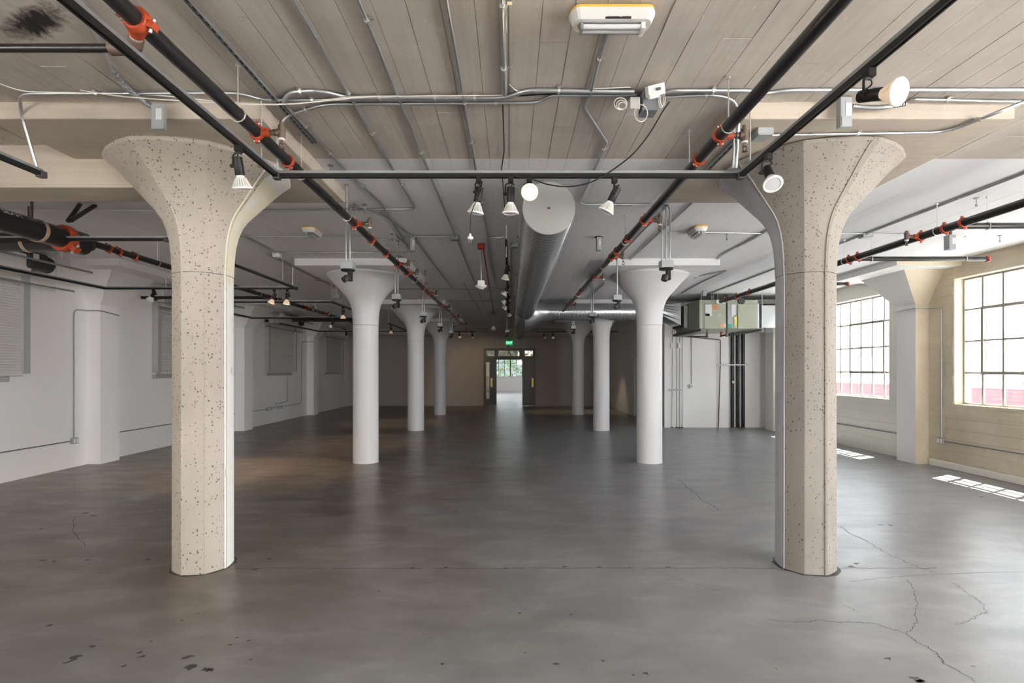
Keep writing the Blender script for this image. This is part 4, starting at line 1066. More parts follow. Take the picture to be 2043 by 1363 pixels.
track('black rectangular lighting track around the first shuttered bay', [((-4.29, 6.7, TH), (-4.29, 10.74, TH)), ((-8.12, 6.7, TH), (-8.12, 10.74, TH)), ((-8.12, 10.74, TH), (-4.29, 10.74, TH)), ((-8.12, 6.7, TH), (-4.29, 6.7, TH))],
      rods=[(-4.29, 8.0), (-4.33, 10.2), (-8.12, 9.7), (-6.9, 10.74), (-8.12, 7.8)], caps=[(-4.29, 10.74), (-4.29, 6.7)])
track('black rectangular lighting track around the second shuttered bay', [((-4.29, 12.9, TH), (-4.29, 16.85, TH)), ((-8.12, 12.9, TH), (-8.12, 16.85, TH)), ((-8.12, 16.85, TH), (-4.29, 16.85, TH)), ((-8.12, 12.9, TH), (-4.29, 12.9, TH))],
      rods=[(-4.29, 13.3), (-5.6, 12.9), (-8.12, 15.0), (-6.2, 16.85)], caps=[(-4.29, 12.9)])
track('black rectangular lighting track around the third shuttered bay', [((-4.29, 18.9, TH), (-4.29, 22.7, TH)), ((-8.12, 18.9, TH), (-8.12, 22.7, TH)), ((-8.12, 22.7, TH), (-4.29, 22.7, TH))],
      rods=[(-4.29, 20), (-8.12, 22.5), (-8.12, 20.5)])
track('short black track left of the large duct', [((-.06, 7.6, 3.78), (-.06, 16.2, 3.78))], rods=[(-.06, 7.9), (-.06, 11.6), (-.06, 15.8)])
# ------------------------------------------------------------------ PAR spotlights
GL = 'PAR spotlights on the tracks'
def spot(p, aim, label, lit=False, name='track_spotlight', k=1.0, turn=1, cable=True, light=0, cone=70, detail=True, pw=None):
    p = Vector(p); aim = Vector(aim).normalized()
    r = thing(name, label, 'spotlight', p + Vector((0,0,-.30)), GL)
    MB().bbox(p.x-.022, p.x+.022, p.y-.028, p.y+.028, p.z-.062, p.z-.014, .004).build('adapter', M['black'], parent=r)
    P = p + Vector((0, 0, -.155*k))
    side = aim.cross(Vector((0,0,1)))
    side = side.normalized() if side.length > .2 else Vector((1,0,0))
    side *= turn
    K = P + side*.046 - aim*.0
    MB().tube([p + Vector((0,0,-.06)), p + Vector((0,0,-.075)) + side*.046, K], .007, 6, .015).build('bracket', M['black'], parent=r)
    MB().cyl(K - side*.012, K + side*.016, .014, n=8).build('knob', M['black'], parent=r)
    sk = MB().lathe(P - aim*.06, aim, [(0, .020), (.004, .031), (.012, .033), (.125, .033), (.13, .030)], 16).build('socket', M['black'], parent=r, smooth=40)
    if cable: MB().tube([p + Vector((0,0,-.06)), p + Vector((0,0,-.085)) - side*.03, P - aim*.095 - side*.02, P - aim*.055], .0045, 6, .03).build('lead', M['black'], parent=r)
    b0 = P + aim*.066
    bulb = MB().lathe(b0, aim, [(0, .026), (.02, .030), (.028, .036)], 20)
    u = aim.orthogonal().normalized(); w = aim.cross(u); nf = 22
    if detail:
        for i in range(nf):
            a = 2*math.pi*i/nf; e = u*math.cos(a) + w*math.sin(a); t = aim.cross(e)
            q = [b0 + aim*.022 + e*.030, b0 + aim*.022 + e*.037, b0 + aim*.088 + e*.069, b0 + aim*.088 + e*.052]
            V = [x + t*s*.0032 for s in (-1, 1) for x in q]
            bulb.add(V, [(0,1,2,3), (7,6,5,4), (0,4,5,1), (1,5,6,2), (2,6,7,3), (3,7,4,0)])
        bulb.lathe(b0 + aim*.018, aim, [(0, .028), (.068, .050)], 20, caps=False)
    else: bulb.lathe(b0 + aim*.018, aim, [(0, .034), (.068, .068)], 16, caps=False)
    bulb.lathe(b0 + aim*.084, aim, [(0, .050), (0, .069), (.010, .070), (.014, .067), (.014, .054), (.006, .052)], 24, caps=False)
    bo = bulb.build('reflector_bulb', M['bulb_rim_on'] if lit else M['wplastic'], parent=r)
    MB().lathe(b0 + aim*.086, aim, [(0, .001), (0, .053), (.007, .050), (.009, .02), (.009, .001)], 20).build('lens', M['lens_on'] if lit else M['lens_off'], parent=bo, smooth=50)
    if lit and light:
        d = bpy.data.lights.new('spot_beam', 'SPOT'); d.energy = light; d.color = (1.0, .72, .42); d.spot_size = math.radians(cone); d.spot_blend = .7; d.shadow_soft_size = .05
        lo = bpy.data.objects.new('spot_beam', d); COL.objects.link(lo); lo.parent = r
        lo.location = b0 + aim*.115 - Vector(r['_o']); lo.rotation_euler = aim.to_track_quat('-Z', 'Y').to_euler()
    return r
def tx(px, Y): return (px-VX)/F*Y
def ty(py, h=TH): return (h-EYE)*F/(VY-py)
spot((-1.96, ty(287), TH), (.05, .25, -1), 'white finned spotlight pointing down in front of the left bare column', turn=-1)
s2 = spot((tx(955, YT), YT, TH), (-.16, .10, -.9), 'spotlight with a plugged cord hanging from it, left of the lit one', turn=-1)
spot((tx(1019, YT), YT, TH), (-.02, .08, -1), 'white finned spotlight pointing straight down beside the lit one', turn=-1)
spot((tx(1056, YT), YT, TH), (-.02, -.96, -.22), 'lit round spotlight glowing warm on the cross track', lit=True, light=12, cone=110)
spot((tx(1226, YT), YT, TH), (-.42, .12, -.85), 'tilted spotlight right of the duct end on the cross track', turn=-1)
spot((1.93, ty(303), TH), (-.10, -.62, -.75), 'unlit spotlight with grey lens in front of the right bare column', turn=1)
spot((1.93, ty(133), TH), (.36, -.86, -.32), 'lit spotlight aimed sideways in the top right', lit=True, light=12, cone=100, turn=1)
# lamps of the shuttered aisle
spot((tx(547, 10.74), 10.74, TH), (-.35, -.1, -.9), 'left of two lit lamps on the first aisle track', lit=True, light=90, cone=75)
spot((tx(573, 10.74), 10.74, TH), (-.05, -.1, -1), 'right of two lit lamps on the first aisle track', lit=True, light=90, cone=75)
spot((tx(306, 10.74), 10.74, TH), (-.6, .3, -.7), 'small black lamp on the aisle track beside the left bare column', k=.7)
spot((-4.29, ty(611), TH), (0, .1, -1), 'lit lamp beside the nearest left white column', lit=True, light=60, cone=80)
spot((tx(664, 16.85), 16.85, TH), (-.5, 0, -.8), 'tilted lamp on the second aisle track', detail=False)
spot((-4.6+.3, 19.3, TH), (0, .1, -1), 'lit lamp on the third aisle track', lit=True, light=60, cone=80, detail=False)
for i, (y, a, l) in enumerate(((9.0, (-.2, .3, -1), 0), (11.0, (-.5, .2, -.8), 0), (12.6, (-.7, .1, -.6), 0), (13.6, (-.6, .3, -.7), 0), (15.2, (.2, .4, -.9), 0))):
    spot((-.06, y, 3.78), a, ['first spotlight on the track left of the duct', 'second spotlight on the track left of the duct', 'third spotlight on the track left of the duct', 'fourth spotlight on the track left of the duct', 'last spotlight on the track left of the duct'][i], turn=-1 if i % 2 else 1)
# far cluster near the end wall
track('dim lighting track in front of the end wall, left of the door', [((-3.4, 24.6, 3.7), (-1.6, 24.6, 3.7))], rods=[(-3.2, 24.6), (-1.8, 24.6)])
track('dim lighting track in front of the end wall, right of the door', [((1.2, 24.6, 3.7), (4.9, 24.6, 3.7))], rods=[(1.4, 24.6), (4.7, 24.6)])
spot((-2.35, 24.6, 3.7), (.1, .8, -.5), 'lit lamp washing the end wall, left of the door', lit=True, light=60, cone=80, detail=False)
spot((-1.75, 24.6, 3.7), (.1, .5, -.8), 'small lamp left of the door, nearest the duct', detail=False)
spot((1.55, 24.6, 3.7), (.3, -.1, -.9), 'small lamp right of the rear duct end', detail=False)
spot((1.95, 24.6, 3.7), (.1, .1, -1), 'second small lamp right of the rear duct end', lit=True, light=40, detail=False)
spot((3.95, 24.6, 3.5), (.1, .1, -1), 'lit lamp beside the farthest right white column', lit=True, light=40, detail=False)
# hanging cord with a plug
c = thing('extension_cord', 'black cord with a white plug dangling from the cross track', 'cord', at(938, 474, YT))
MB().tube([at(962, 362, YT), at(958, 385, YT-.05), at(948, 405, YT-.08), at(940, 425, YT-.08), at(938, 463, YT-.08)], .005, 6, .05).build('cord', M['black'], parent=c)
q = at(938, 466, YT-.08)
mb = MB().lathe(q, (0,0,-1), [(0, .008), (.02, .012), (.03, .026), (.045, .026), (.05, .018)], 12).build('plug', M['wplastic'], parent=c, smooth=40)
MB().box(q + Vector((-.008,0,-.062)), (.004,.006,.03)).box(q + Vector((.008,0,-.062)), (.004,.006,.03)).build('prong', M['steel'], parent=mb)
# ------------------------------------------------------------------ pendant boxes with black heads
GP = 'conduit pendants with black heads'
def pendant(x, y, label, n=2, aim=(0, -.6, -.8), hb=3.29):
    r = thing('pendant_light', label, 'pendant light', (x, y, hb-.2), GP)
    for i in range(n):
        dx = (i-(n-1)/2)*.05
        MB().tube([(x+dx+.05, y+.22, CEIL-.015), (x+dx, y+.05, CEIL-.02), (x+dx, y, CEIL-.12), (x+dx, y, hb+.04)], .0115, 8, .06).build('conduit', M['steel'], parent=r, smooth=50)
    MB().bbox(x-.078, x+.078, y-.07, y+.07, hb-.05, hb+.045, .006).build('junction_box', M['box_grey'], parent=r)
    MB().lathe((x, y, hb-.05), (0,0,-1), [(0, .088), (.018, .088), (.024, .07)], 18).build('mounting_plate', M['black'], parent=r)
    MB().bbox(x+.0, x+.055, y-.03, y+.03, hb-.20, hb-.065, .006).build('bracket', M['black'], parent=r)
    h = Vector((x-.02, y-.02, hb-.165)); a = Vector(aim).normalized()
    MB().lathe(h - a*.03, a, [(0, .03), (.01, .042), (.075, .042), (.08, .034), (.07, .03)], 16).build('lamp_head', M['dark'], parent=r, smooth=40)
for i, (y, l) in enumerate(((6.9, 'nearest pendant box on twin conduits, left row'), (9.85, 'second pendant box on twin conduits, left row'), (12.9, 'third pendant box on twin conduits, left row'), (16.0, 'fourth pendant box on twin conduits, left row'), (19.0, 'farthest pendant box, left row'))):
    pendant(-2.09, y, l, aim=(-.5, -.6, -.6))
for i, (y, l) in enumerate(((6.82, 'nearest pendant box on three conduits, right row'), (9.95, 'second pendant box, right row, single conduit'), (13.0, 'third pendant box in front of the horizontal duct'), (16.9, 'farthest pendant box, right row'))):
    pendant(1.98, y, l, n=(3, 1, 2, 2)[i], aim=(-.3, -.2, -.9))
pendant(-.12, 19.5, 'pendant box above the exit sign', hb=3.35)
# ------------------------------------------------------------------ conduits on the ceiling
HC = 4.066
GC = 'metal conduits on the ceiling'
strap_src = {}
def conduit(label, pts, r=.013, straps=(), mat='steel', bend=.09, name='conduit', n=8):
    P = [Vector(p) for p in pts]
    t = thing(name, label, 'conduit', P[0].lerp(P[-1], .5), GC)
    MB().tube(P, r, n, bend).build('tube', M[mat], parent=t, smooth=50)
    for (i, f) in straps:
        a, b = P[i], P[i+1]; d = (b-a).normalized(); c = a.lerp(b, f)
        MB().cyl(c - d*.009, c + d*.009, r*1.45, n=8).box(c + d.cross(Vector((0,0,1)))*r*2.1 + Vector((0,0,r*.5)), (.03, .03, .006)).build('strap', M['bolt'], parent=t)
    return t
def C(*pp, h=HC): return [onh(x, y, h) for x, y in pp]
def yl(x, *ys): return [Vector((x, y, HC)) for y in ys]
conduit('conduit running toward the paint line, left of centre, then turning left', yl(-1.24, .5, 5.5) + [Vector((-1.25, 7.05, HC)), Vector((-3.9, 7.15, HC))], straps=[(0, .72), (0, .86), (1, .4)])
conduit('long conduit left of the duct, with a square box on it', yl(-.87, .5, 3.55, 17.5), straps=[(0, .9), (1, .12), (1, .22), (1, .4)])
conduit('straight conduit between the box conduit and the middle of the ceiling', yl(-.365, .5, 13.0), straps=[(0, .3), (0, .36), (0, .5)])
conduit('thicker conduit in the very middle of the bare ceiling', yl(-.045, .5, 4.12), r=.019, straps=[(0, .72), (0, .9)])
conduit('thin conduit beside the slotted channel crossing the paint line', C((570, 210), (680, 330), (760, 405), (820, 505)) , straps=[(0, .3), (0, .75), (1, .5)], r=.013)
conduit('conduit wandering from the ceiling fixture past the white data boxes', C((1213, 62), (1192, 130), (1178, 187), (1166, 214), (1211, 283), (1183, 345), (1156, 402), (1165, 408), (1300, 409)), straps=[(0, .8), (4, .2)], bend=.05)
conduit('flexible conduit feeding the grey driver box by the left column', C((150, -20), (226, 141)), r=.013)
flex = conduit('ribbed flexible conduit end above the left column', C((226, 141), (252, 175)) + [at(285, 203, 4.15), at(307, 214, 4.18)], r=.018, mat='steel_dull', bend=.12, name='flexible_conduit')
for k in range(26):
    P = fillet(C((226, 141), (252, 175)) + [at(285, 203, 4.15), at(307, 214, 4.18)], .12)
    tot = len(P)-1; f = (k+.5)/26*tot; i = min(int(f), tot-1); q = P[i].lerp(P[i+1], f-i); d = (P[i+1]-P[i]).normalized()
    MB().cyl(q - d*.005, q + d*.005, .0205, n=10).build('rib', M['steel'], parent=flex)
# the cross bundle in front of the drop panels
YB = 4.16
def cr(px, py): return onh(px, py, HC)
conduit('cross conduit from the left track end to the middle', [Vector((-3.9, 4.42, TH+.03)), Vector((-3.9, 4.27, HC-.06)), cr(40, 188), cr(70, 187), cr(480, 186), cr(525, 200), cr(1020, 199)], straps=[(3, .3), (3, .9), (5, .2)], bend=.12, r=.012)
conduit('thick cross conduit with an arched left end', [cr(565, 205), cr(575, 184), cr(640, 181), cr(695, 195), cr(1010, 195), cr(1050, 180), cr(1265, 183)], r=.019, straps=[(1, .4), (3, .2), (3, .55), (3, .8), (5, .3)], bend=.1)
conduit('cross conduit dropping to the left corner of the track', [Vector((-1.94, 4.47, TH+.035)), Vector((-1.94, 4.47, HC-.10)), cr(575, 230), cr(648, 208), cr(1075, 205), cr(1100, 190), cr(1270, 190)], straps=[(2, .5), (3, .8)], bend=.13)
conduit('cross conduit from the data boxes to the right edge', [cr(1322, 186), cr(1345, 181), cr(1500, 181), cr(1530, 187), cr(1575, 180), cr(3280, 178)], r=.017, straps=[(1, .5), (4, .4), (4, .75)], bend=.1)
conduit('cross conduit dropping to the right corner of the track', [cr(1325, 194), cr(1430, 189), cr(1468, 200), Vector((1.86, 4.36, HC-.08)), Vector((1.86, 4.42, TH+.03))], straps=[(0, .8)], bend=.1, r=.012)
conduit('second conduit dropping beside the right track corner', [Vector((1.825, 4.30, HC)), Vector((1.835, 4.38, HC-.04)), Vector((1.835, 4.42, TH+.03))], bend=.06, r=.011)
conduit('conduit right of the lit sideways spotlight along the panel edge', [cr(1808, 205), cr(1822, 198), cr(1990, 202), cr(3200, 204)], straps=[(1, .4)], r=.012)
fl2 = conduit('ribbed flexible conduit behind the lit sideways spotlight', [at(1702, 212, 4.2), at(1740, 216, 4.18), at(1775, 213, 4.16), cr(1808, 205)], r=.016, mat='steel_dull', name='flexible_conduit')
for k in range(22):
    q0, q1 = at(1702, 212, 4.2), at(1806, 207, 4.17); q = q0.lerp(q1, k/21) + Vector((0, 0, -.018*math.sin(math.pi*k/21)))
    MB().cyl(q - Vector((.004,0,0)), q + Vector((.004,0,0)), .0185, n=10).build('rib', M['steel'], parent=fl2)
HP = PANEL-.016
conduit('conduit over the right capital bending toward the right edge', [onh(1540, 270, HP), onh(1885, 264, HP), onh(1950, 240, HP), onh(1990, 224, HP), onh(2100, 180, HC), onh(2600, 20, HC)], straps=[(0, .5), (2, .15)], bend=.2)
# conduits beyond the paint line
conduit('long conduit on the white ceiling right of the right main', yl(2.3, 5.9, 15.8), straps=[(0, .2), (0, .5)], r=.014)
conduit('conduit alongside the right sprinkler main', yl(2.02, 6.9, 14.5), r=.013, straps=[(0, .3)])
conduit('conduit alongside the left sprinkler main', [Vector((-2.0, 6.85, HC)), Vector((-1.72, 7.4, HC)), Vector((-1.55, 8.6, HC)), Vector((-1.5, 15.0, HC))], r=.012)
conduit('cross conduit linking the left ceiling fixture to the box conduit', C((465, 471), (500, 472), (740, 471), (760, 478), (805, 478), (822, 472), (905, 472)), r=.012, bend=.15, straps=[(1, .5)])
conduit('cross conduit left of the nearest white column head', C((556, 505), (575, 504), (812, 504), (820, 497), (790, 470)), r=.012, bend=.1)
conduit('conduit running diagonally to the junction box in the shuttered aisle', C((466, 460), (555, 508)), r=.014)
conduit('conduit continuing to the rear of the shuttered aisle', C((530, 507), (640, 560), (700, 590)), r=.014)
conduit('cross conduit at the paint line of the shuttered aisle', yl(-9, 0)[:0] + [Vector((-8.6, 7.12, HC)), Vector((-4.2, 7.12, HC))], r=.012, mat='white_ceil')
conduit('cross conduit across the hall behind the nearest white columns', C((760, 577), (1008, 577)), r=.013)
conduit('second cross conduit further back', C((700, 602), (1010, 601)), r=.012)
conduit('short cross conduit beside the smoke detector', C((970, 475), (1006, 473)) , r=.012)
conduit('conduit running back from the short cross conduit', [onh(971, 475, HC), Vector((-.40, 10.0, HC)), Vector((-.36, 18.0, HC))], r=.013)
conduit('fan of conduit left of the far duct, first', [Vector((-1.15, 13.2, HC)), Vector((-1.1, 20, HC))], r=.013)
conduit('fan of conduit left of the far duct, second', [Vector((-.62, 14.3, HC)), Vector((-.02, 14.3, HC)), Vector((-.02, 14.4, HC))], r=.012)
conduit('conduit parallel to the far duct on its left', [Vector((.02, 8.9, HC)), Vector((.0, 16.0, HC))], r=.016, mat='steel_dull')
conduit('long conduit in the window aisle with a square box', yl(5.53, 1.0, 15.0), r=.016, straps=[(0, .4)])
conduit('conduit from the fixture to the right bare column', C((1405, 464), (1530, 466), (1560, 461)), r=.011)
conduit('second conduit between pendant and right ceiling fixture', C((1330, 465), (1375, 465)), r=.011)
conduit('thick conduit bending above the right white column head', C((1550, 448), (1500, 478), (1440, 508), (1418, 535), (1386, 548)), r=.016, bend=.15, straps=[(1, .5)])
conduit('short conduit right of the white column head', C((1370, 555), (1450, 540), (1400, 563), (1360, 585)), r=.014, bend=.05)
conduit('cross conduit between right bare column and aisle box', C((1672, 465), (1720, 466), (1800, 468), (1815, 466)), r=.011)
# slotted channels
def channel(label, p0, p1, n, w=.042):
    p0, p1 = Vector(p0), Vector(p1); t = thing('slotted_channel', label, 'strut channel', (p0+p1)/2)
    d = (p1-p0); Lh = d.length; d.normalize(); s = d.cross(Vector((0,0,1))).normalized(); R = Matrix((s, d, Vector((0,0,1)))).transposed()
    m = (p0+p1)/2
    MB().box(m, (w, Lh, .016), R).build('web', M['steel_dull'], parent=t)
    for k in (-1, 1): MB().box(m + s*k*(w/2-.003) + Vector((0,0,-.013)), (.006, Lh, .014), R).build('flange', M['steel'], parent=t)
    sl = MB()
    for i in range(n): sl.box(p0 + d*Lh*(i+.5)/n + Vector((0,0,-.0085)), (w*.32, Lh/n*.55, .002), R)
    o = sl.build('slots', M['ink'], parent=t); o['kind'] = 'stuff'
channel('slotted steel channel on the bare ceiling left of centre', (-1.86, 1.2, 4.068), (-1.83, 5.0, 4.068), 56)
channel('steel channel along the underside of the right drop panel', (1.95, 4.5, PANEL-.012), (1.95, 5.4, PANEL-.012), 8)
# ------------------------------------------------------------------ boxes on the ceiling
def dbox(label, px0, px1, py0, py1, Y, depth=.11, top=None, mat='box_grey', lab=True, plate=True):
    a, b = at(px0, py0, Y), at(px1, py1, Y); top = top or CEIL
    r = thing('driver_box', label, 'electrical box', ((a.x+b.x)/2, Y, b.z), 'hanging lighting driver boxes')
    MB().bbox(a.x, b.x, Y-.0, Y+depth, b.z, a.z, .004).build('case', M[mat], parent=r)
    MB().bb(a.x+.008, b.x-.008, Y-.004, Y, b.z+.008, b.z+(a.z-b.z)*.32).build('cover_plate', M[mat], parent=r)
    if lab: MB().bb(a.x+(b.x-a.x)*.42, b.x-.01, Y-.003, Y, b.z+(a.z-b.z)*.35, b.z+(a.z-b.z)*.78).build('printed_label', M['label'], parent=r)
    if plate: MB().cyl(((a.x+b.x)/2, Y+depth/2, a.z-.01), ((a.x+b.x)/2, Y+depth/2, top+.0), .028, n=10).lathe(((a.x+b.x)/2, Y+depth/2, top), (0,0,-1), [(0, .07), (.012, .06)], 14).build('ceiling_mount', M['dark'], parent=r)
dbox('grey driver box hanging before the left capital', 301, 325, 205, 257, 4.16, .05, plate=False)
dbox('grey driver box hanging under the lit sideways spotlight', 1677, 1701, 192, 252, 4.16, .06, plate=False)
dbox('grey driver box on the white ceiling left of the duct', 818, 828, 473, 500, 8.55)
dbox('grey driver box on the white ceiling right of the duct', 1191, 1200, 472, 499, 8.55)
dbox('pale grey driver box on the window aisle ceiling', 1894, 1908, 468, 497, 8.1)
def jbox(label, c, s, mat='steel_dull', name='junction_box'):
    c = Vector(c); r = thing(name, label, 'electrical box', c, 'ceiling junction boxes')
    MB().bbox(c.x-s[0]/2, c.x+s[0]/2, c.y-s[1]/2, c.y+s[1]/2, c.z-s[2], c.z, .004).build('case', M[mat], parent=r)
    MB().bbox(c.x-s[0]/2+.008, c.x+s[0]/2-.008, c.y-s[1]/2+.008, c.y+s[1]/2-.008, c.z-s[2]-.005, c.z-s[2]+.001, .002).build('cover', M[mat], parent=r)
    for k in (-1, 1): MB().cyl((c.x+k*s[0]*.3, c.y, c.z-s[2]-.008), (c.x+k*s[0]*.3, c.y, c.z-s[2]), .005, n=6).build('screw', M['bolt'], parent=r)
    return r
jbox('square box on the long conduit left of the duct', (-.89, 8.55, CEIL), (.14, .13, .06))
jbox('pale junction box in the shuttered aisle near the column', onh(553, 505, CEIL), (.13, .11, .08), 'wplastic')
jbox('square box on the long window aisle conduit', onh(1727, 467, CEIL), (.16, .13, .06))
jbox('small teal grey box right of the white column head', onh(1382, 551, CEIL), (.14, .11, .05))
jbox('small box left of the large duct', onh(1026, 487, CEIL), (.12, .12, .06))
jbox('grey box near the aisle track beside the white column', onh(672, 587, CEIL), (.22, .2, .12), 'box_grey')
jbox('pale box on the ceiling before the air handler', onh(1405, 580, CEIL), (.1, .1, .14), 'box_grey')
jbox('galvanised box under the right drop panel', onh(1519, 262, PANEL), (.13, .16, .055), 'box_grey')
# white data boxes with coiled cable
d = thing('data_box', 'white data module tilted on the cross conduit', 'data box', at(1300, 195, 4.1))
R = Matrix.Rotation(math.radians(-14), 3, 'Y') @ Matrix.Rotation(math.radians(24), 3, 'X')
MB().box(at(1307, 180, 3.96), (.125, .07, .075), R).build('module', M['wplastic'], parent=d)
MB().box(at(1304, 192, 3.93), (.075, .05, .03), R).build('connector', M['wplastic'], parent=d)
MB().box(at(1314, 177, 3.915), (.03, .012, .018), R).build('jack', M['ink'], parent=d)
e = thing('power_box', 'slate grey power box with a small white module beside it', 'electrical box', at(1291, 205, 4.14))
MB().bbox(at(1280,0,4.12).x, at(1311,0,4.12).x, 4.08, 4.22, 3.93, CEIL, .006).build('case', M['box_dark'], parent=e)
MB().bbox(at(1282,0,4.12).x, at(1293,0,4.12).x, 4.02, 4.08, 4.0, CEIL, .006).build('upper_case', M['box_dark'], parent=e)
MB().bbox(at(1255,0,4.12).x, at(1275,0,4.12).x, 4.08, 4.20, 3.94, 4.03, .005).build('white_module', M['wplastic'], parent=e)
MB().cyl(at(1284, 208, 4.075), at(1284, 208, 4.07), .007, n=8).build('screw', M['bolt'], parent=e)
cz_ = thing('coiled_cable', 'coil of thin white cable hanging from the data boxes', 'cable', at(1240, 208, 4.1))
rnd = random.Random(5)
for (cx, cy, rx, ry, ph, n_) in ((1238, 207, 13, 12, 0, 14), (1240, 209, 10, 9, .4, 14), (1242, 211, 8, 7, 1, 12), (1279, 226, 13, 17, .2, 14), (1319, 200, 5, 15, .3, 14), (1322, 198, 5, 14, .9, 14)):
    pts = [at(cx + rx*math.cos(ph + 2*math.pi*i/n_), cy + ry*math.sin(ph + 2*math.pi*i/n_), 4.06 + .012*math.sin(i)) for i in range(n_+1)]
    MB().tube(pts, .0042, 6, 0).build('loop', M['cable'], parent=cz_)
def cable(label, pts, r=.0045, mat='cable', bend=.25):
    mb = MB().tube(pts, r, 6, bend)
    return tag(mb.build('cable', M[mat], loc='base', smooth=60), label, 'cable', 'loose cables at the ceiling')
cable('white cable draped along the cross bundle from the left edge', [cr(-40, 150), cr(38, 183), cr(300, 188)] + [at(480, 208, 4.05), at(600, 208, 4.05), at(690, 193, 4.10), at(1010, 190, 4.12), at(1018, 170, 4.1), cr(1005, -20)])
cable('second white cable sagging below the left end of the bundle', [cr(160, 180), at(240, 193, 4.08), at(420, 205, 4.02), at(560, 211, 4.0), at(700, 196, 4.06), cr(760, 191)])
cable('short white cable from the bundle to the data boxes', [cr(1016, 168), at(1030, 183, 4.1), at(1060, 182, 4.12), cr(1240, 175), at(1285, 172, 4.1)])
cable('black cable sagging from the data box over the cross track', [at(1336, 203, 4.12), at(1322, 222, 4.15), at(1296, 268, 4.25), at(1262, 310, 4.35), at(1215, 345, 4.45), at(1175, 367, 4.44), at(1130, 374, 4.43), at(1090, 368, 4.43), at(1064, 358, 4.42), at(1035, 352, 4.46), at(1012, 346, 4.52), at(995, 346, 4.55)], .0055, 'black')
cable('black cable lying along the cross bundle', [cr(1022, 192), at(1090, 188, 4.12), at(1180, 180, 4.1), at(1290, 169, 4.06)], .0055, 'black')
cable('thin dark cable at the middle of the bare ceiling', [cr(1003, 205), cr(1006, 300), cr(1001, 335), Vector((-.07, 7.4, HC))], .006, 'black')
# ------------------------------------------------------------------ ceiling fixtures
def fixture(c, L_, W_, label, detail=True, rot=0):
    r = thing('ceiling_fixture', label, 'ceiling light', (0, 0, 0), 'oblong ceiling light fixtures')
    def stadium(l, w, z0, z1, taper=0.0, n=8):
        def ringp(l, w, z):
            out = []
            for s in (1, -1):
                for i in range(n+1):
                    a = -math.pi/2 + math.pi*i/n
                    rr = w/2; k = .62
                    out.append((s*(l/2-rr*k + rr*k*math.cos(a)), s*(w/2*math.sin(a)), z))
            return out
        A, B = ringp(l, w, z0), ringp(l-taper, w-taper, z1); m = len(A)
        return A+B, [(i, (i+1)%m, m+(i+1)%m, m+i) for i in range(m)] + [tuple(range(m, 2*m)), tuple(range(m-1, -1, -1))]
    V, fs = stadium(L_, W_, 0, -.022); MB().add(V, fs).build('base_tray', M['yplastic'], parent=r)
    V, fs = stadium(L_+.01, W_+.01, -.020, -.075, .05); MB().add(V, fs).build('housing', M['wplastic'], parent=r)
    V, fs = stadium(L_-.09, W_-.09, -.0755, -.079, .012); MB().add(V, fs).build('reflector_tray', M['steel_dull'], parent=r)
    for k in (-1, 1):
        y = k*W_*.13
        t = MB().cyl((-L_*.36, y, -.094), (L_*.36, y, -.094), W_*.085, n=12).build('lamp_tube', M['tube_white'], parent=r, smooth=40)
        MB().bbox(L_*.33, L_*.385, y-.022, y+.022, -.116, -.076, .004).build('lamp_holder', M['wplastic'], parent=r)
        MB().bbox(-L_*.385, -L_*.345, y-.018, y+.018, -.112, -.076, .004).build('lamp_holder', M['steel_dull'], parent=r)
    V, fs = stadium(L_-.11, W_-.11, -.080, -.125, .04); MB().add(V, fs).build('clear_cover', M['clear_plastic'], parent=r)
    if detail:
        for a, b, y in ((-.04, .03, -.45), (.05, .10, -.45), (-.05, .10, -.425)):
            MB().bb(a*L_*2, b*L_*2, y*W_-.0, y*W_+.008, -.074, -.066).build('print_line', M['ink'], parent=r)
    r.location = c; r['_o'] = tuple(c); r.rotation_euler = (0, 0, rot)
    return r
fixture((.605, 3.20, 4.078), .50, .165, 'oblong white light fixture with yellowed rim on the bare ceiling')
fixture(tuple(onh(623, 459, 4.075)), .42, .20, 'oblong fixture with yellowed rim on the white ceiling, left', False, math.pi/2)
fixture(tuple(onh(1391, 457, 4.075)), .42, .20, 'oblong fixture with yellowed rim on the white ceiling, right', False, math.pi/2)
# ------------------------------------------------------------------ smoke detectors
def detector(c, drop, label, k=1.0):
    c = Vector(c); r = thing('smoke_detector', label, 'smoke detector', c + Vector((0,0,-drop-.12)), 'hanging smoke detectors')
    MB().bbox(c.x-.06*k, c.x+.06*k, c.y-.05, c.y+.05, CEIL-.09, CEIL, .006).build('red_box', M['red'], parent=r)
    MB().cyl((c.x, c.y, CEIL-.09), (c.x, c.y, CEIL-drop), .011, n=8).build('stem', M['steel'], parent=r)
    MB().bbox(c.x-.06, c.x+.06, c.y-.06, c.y+.06, CEIL-drop-.075, CEIL-drop, .008).build('back_box', M['wplastic'], parent=r)
    MB().lathe((c.x, c.y, CEIL-drop-.07), (0,0,-1), [(0, .05), (.01, .095), (.03, .10), (.045, .08), (.055, .05), (.075, .035)], 20).build('sensor_head', M['wplastic'], parent=r, smooth=40)
detector(onh(960, 487, CEIL), .62, 'white smoke detector hanging from a red box left of the duct')
detector((-.62, 19.6, CEIL), .55, 'farther smoke detector hanging from a red box near the end wall')
conduit('red conduit leading back from the smoke detector', [Vector((-.47, 9.0, HC)), Vector((-.62, 19.6, HC))], r=.012, mat='red')
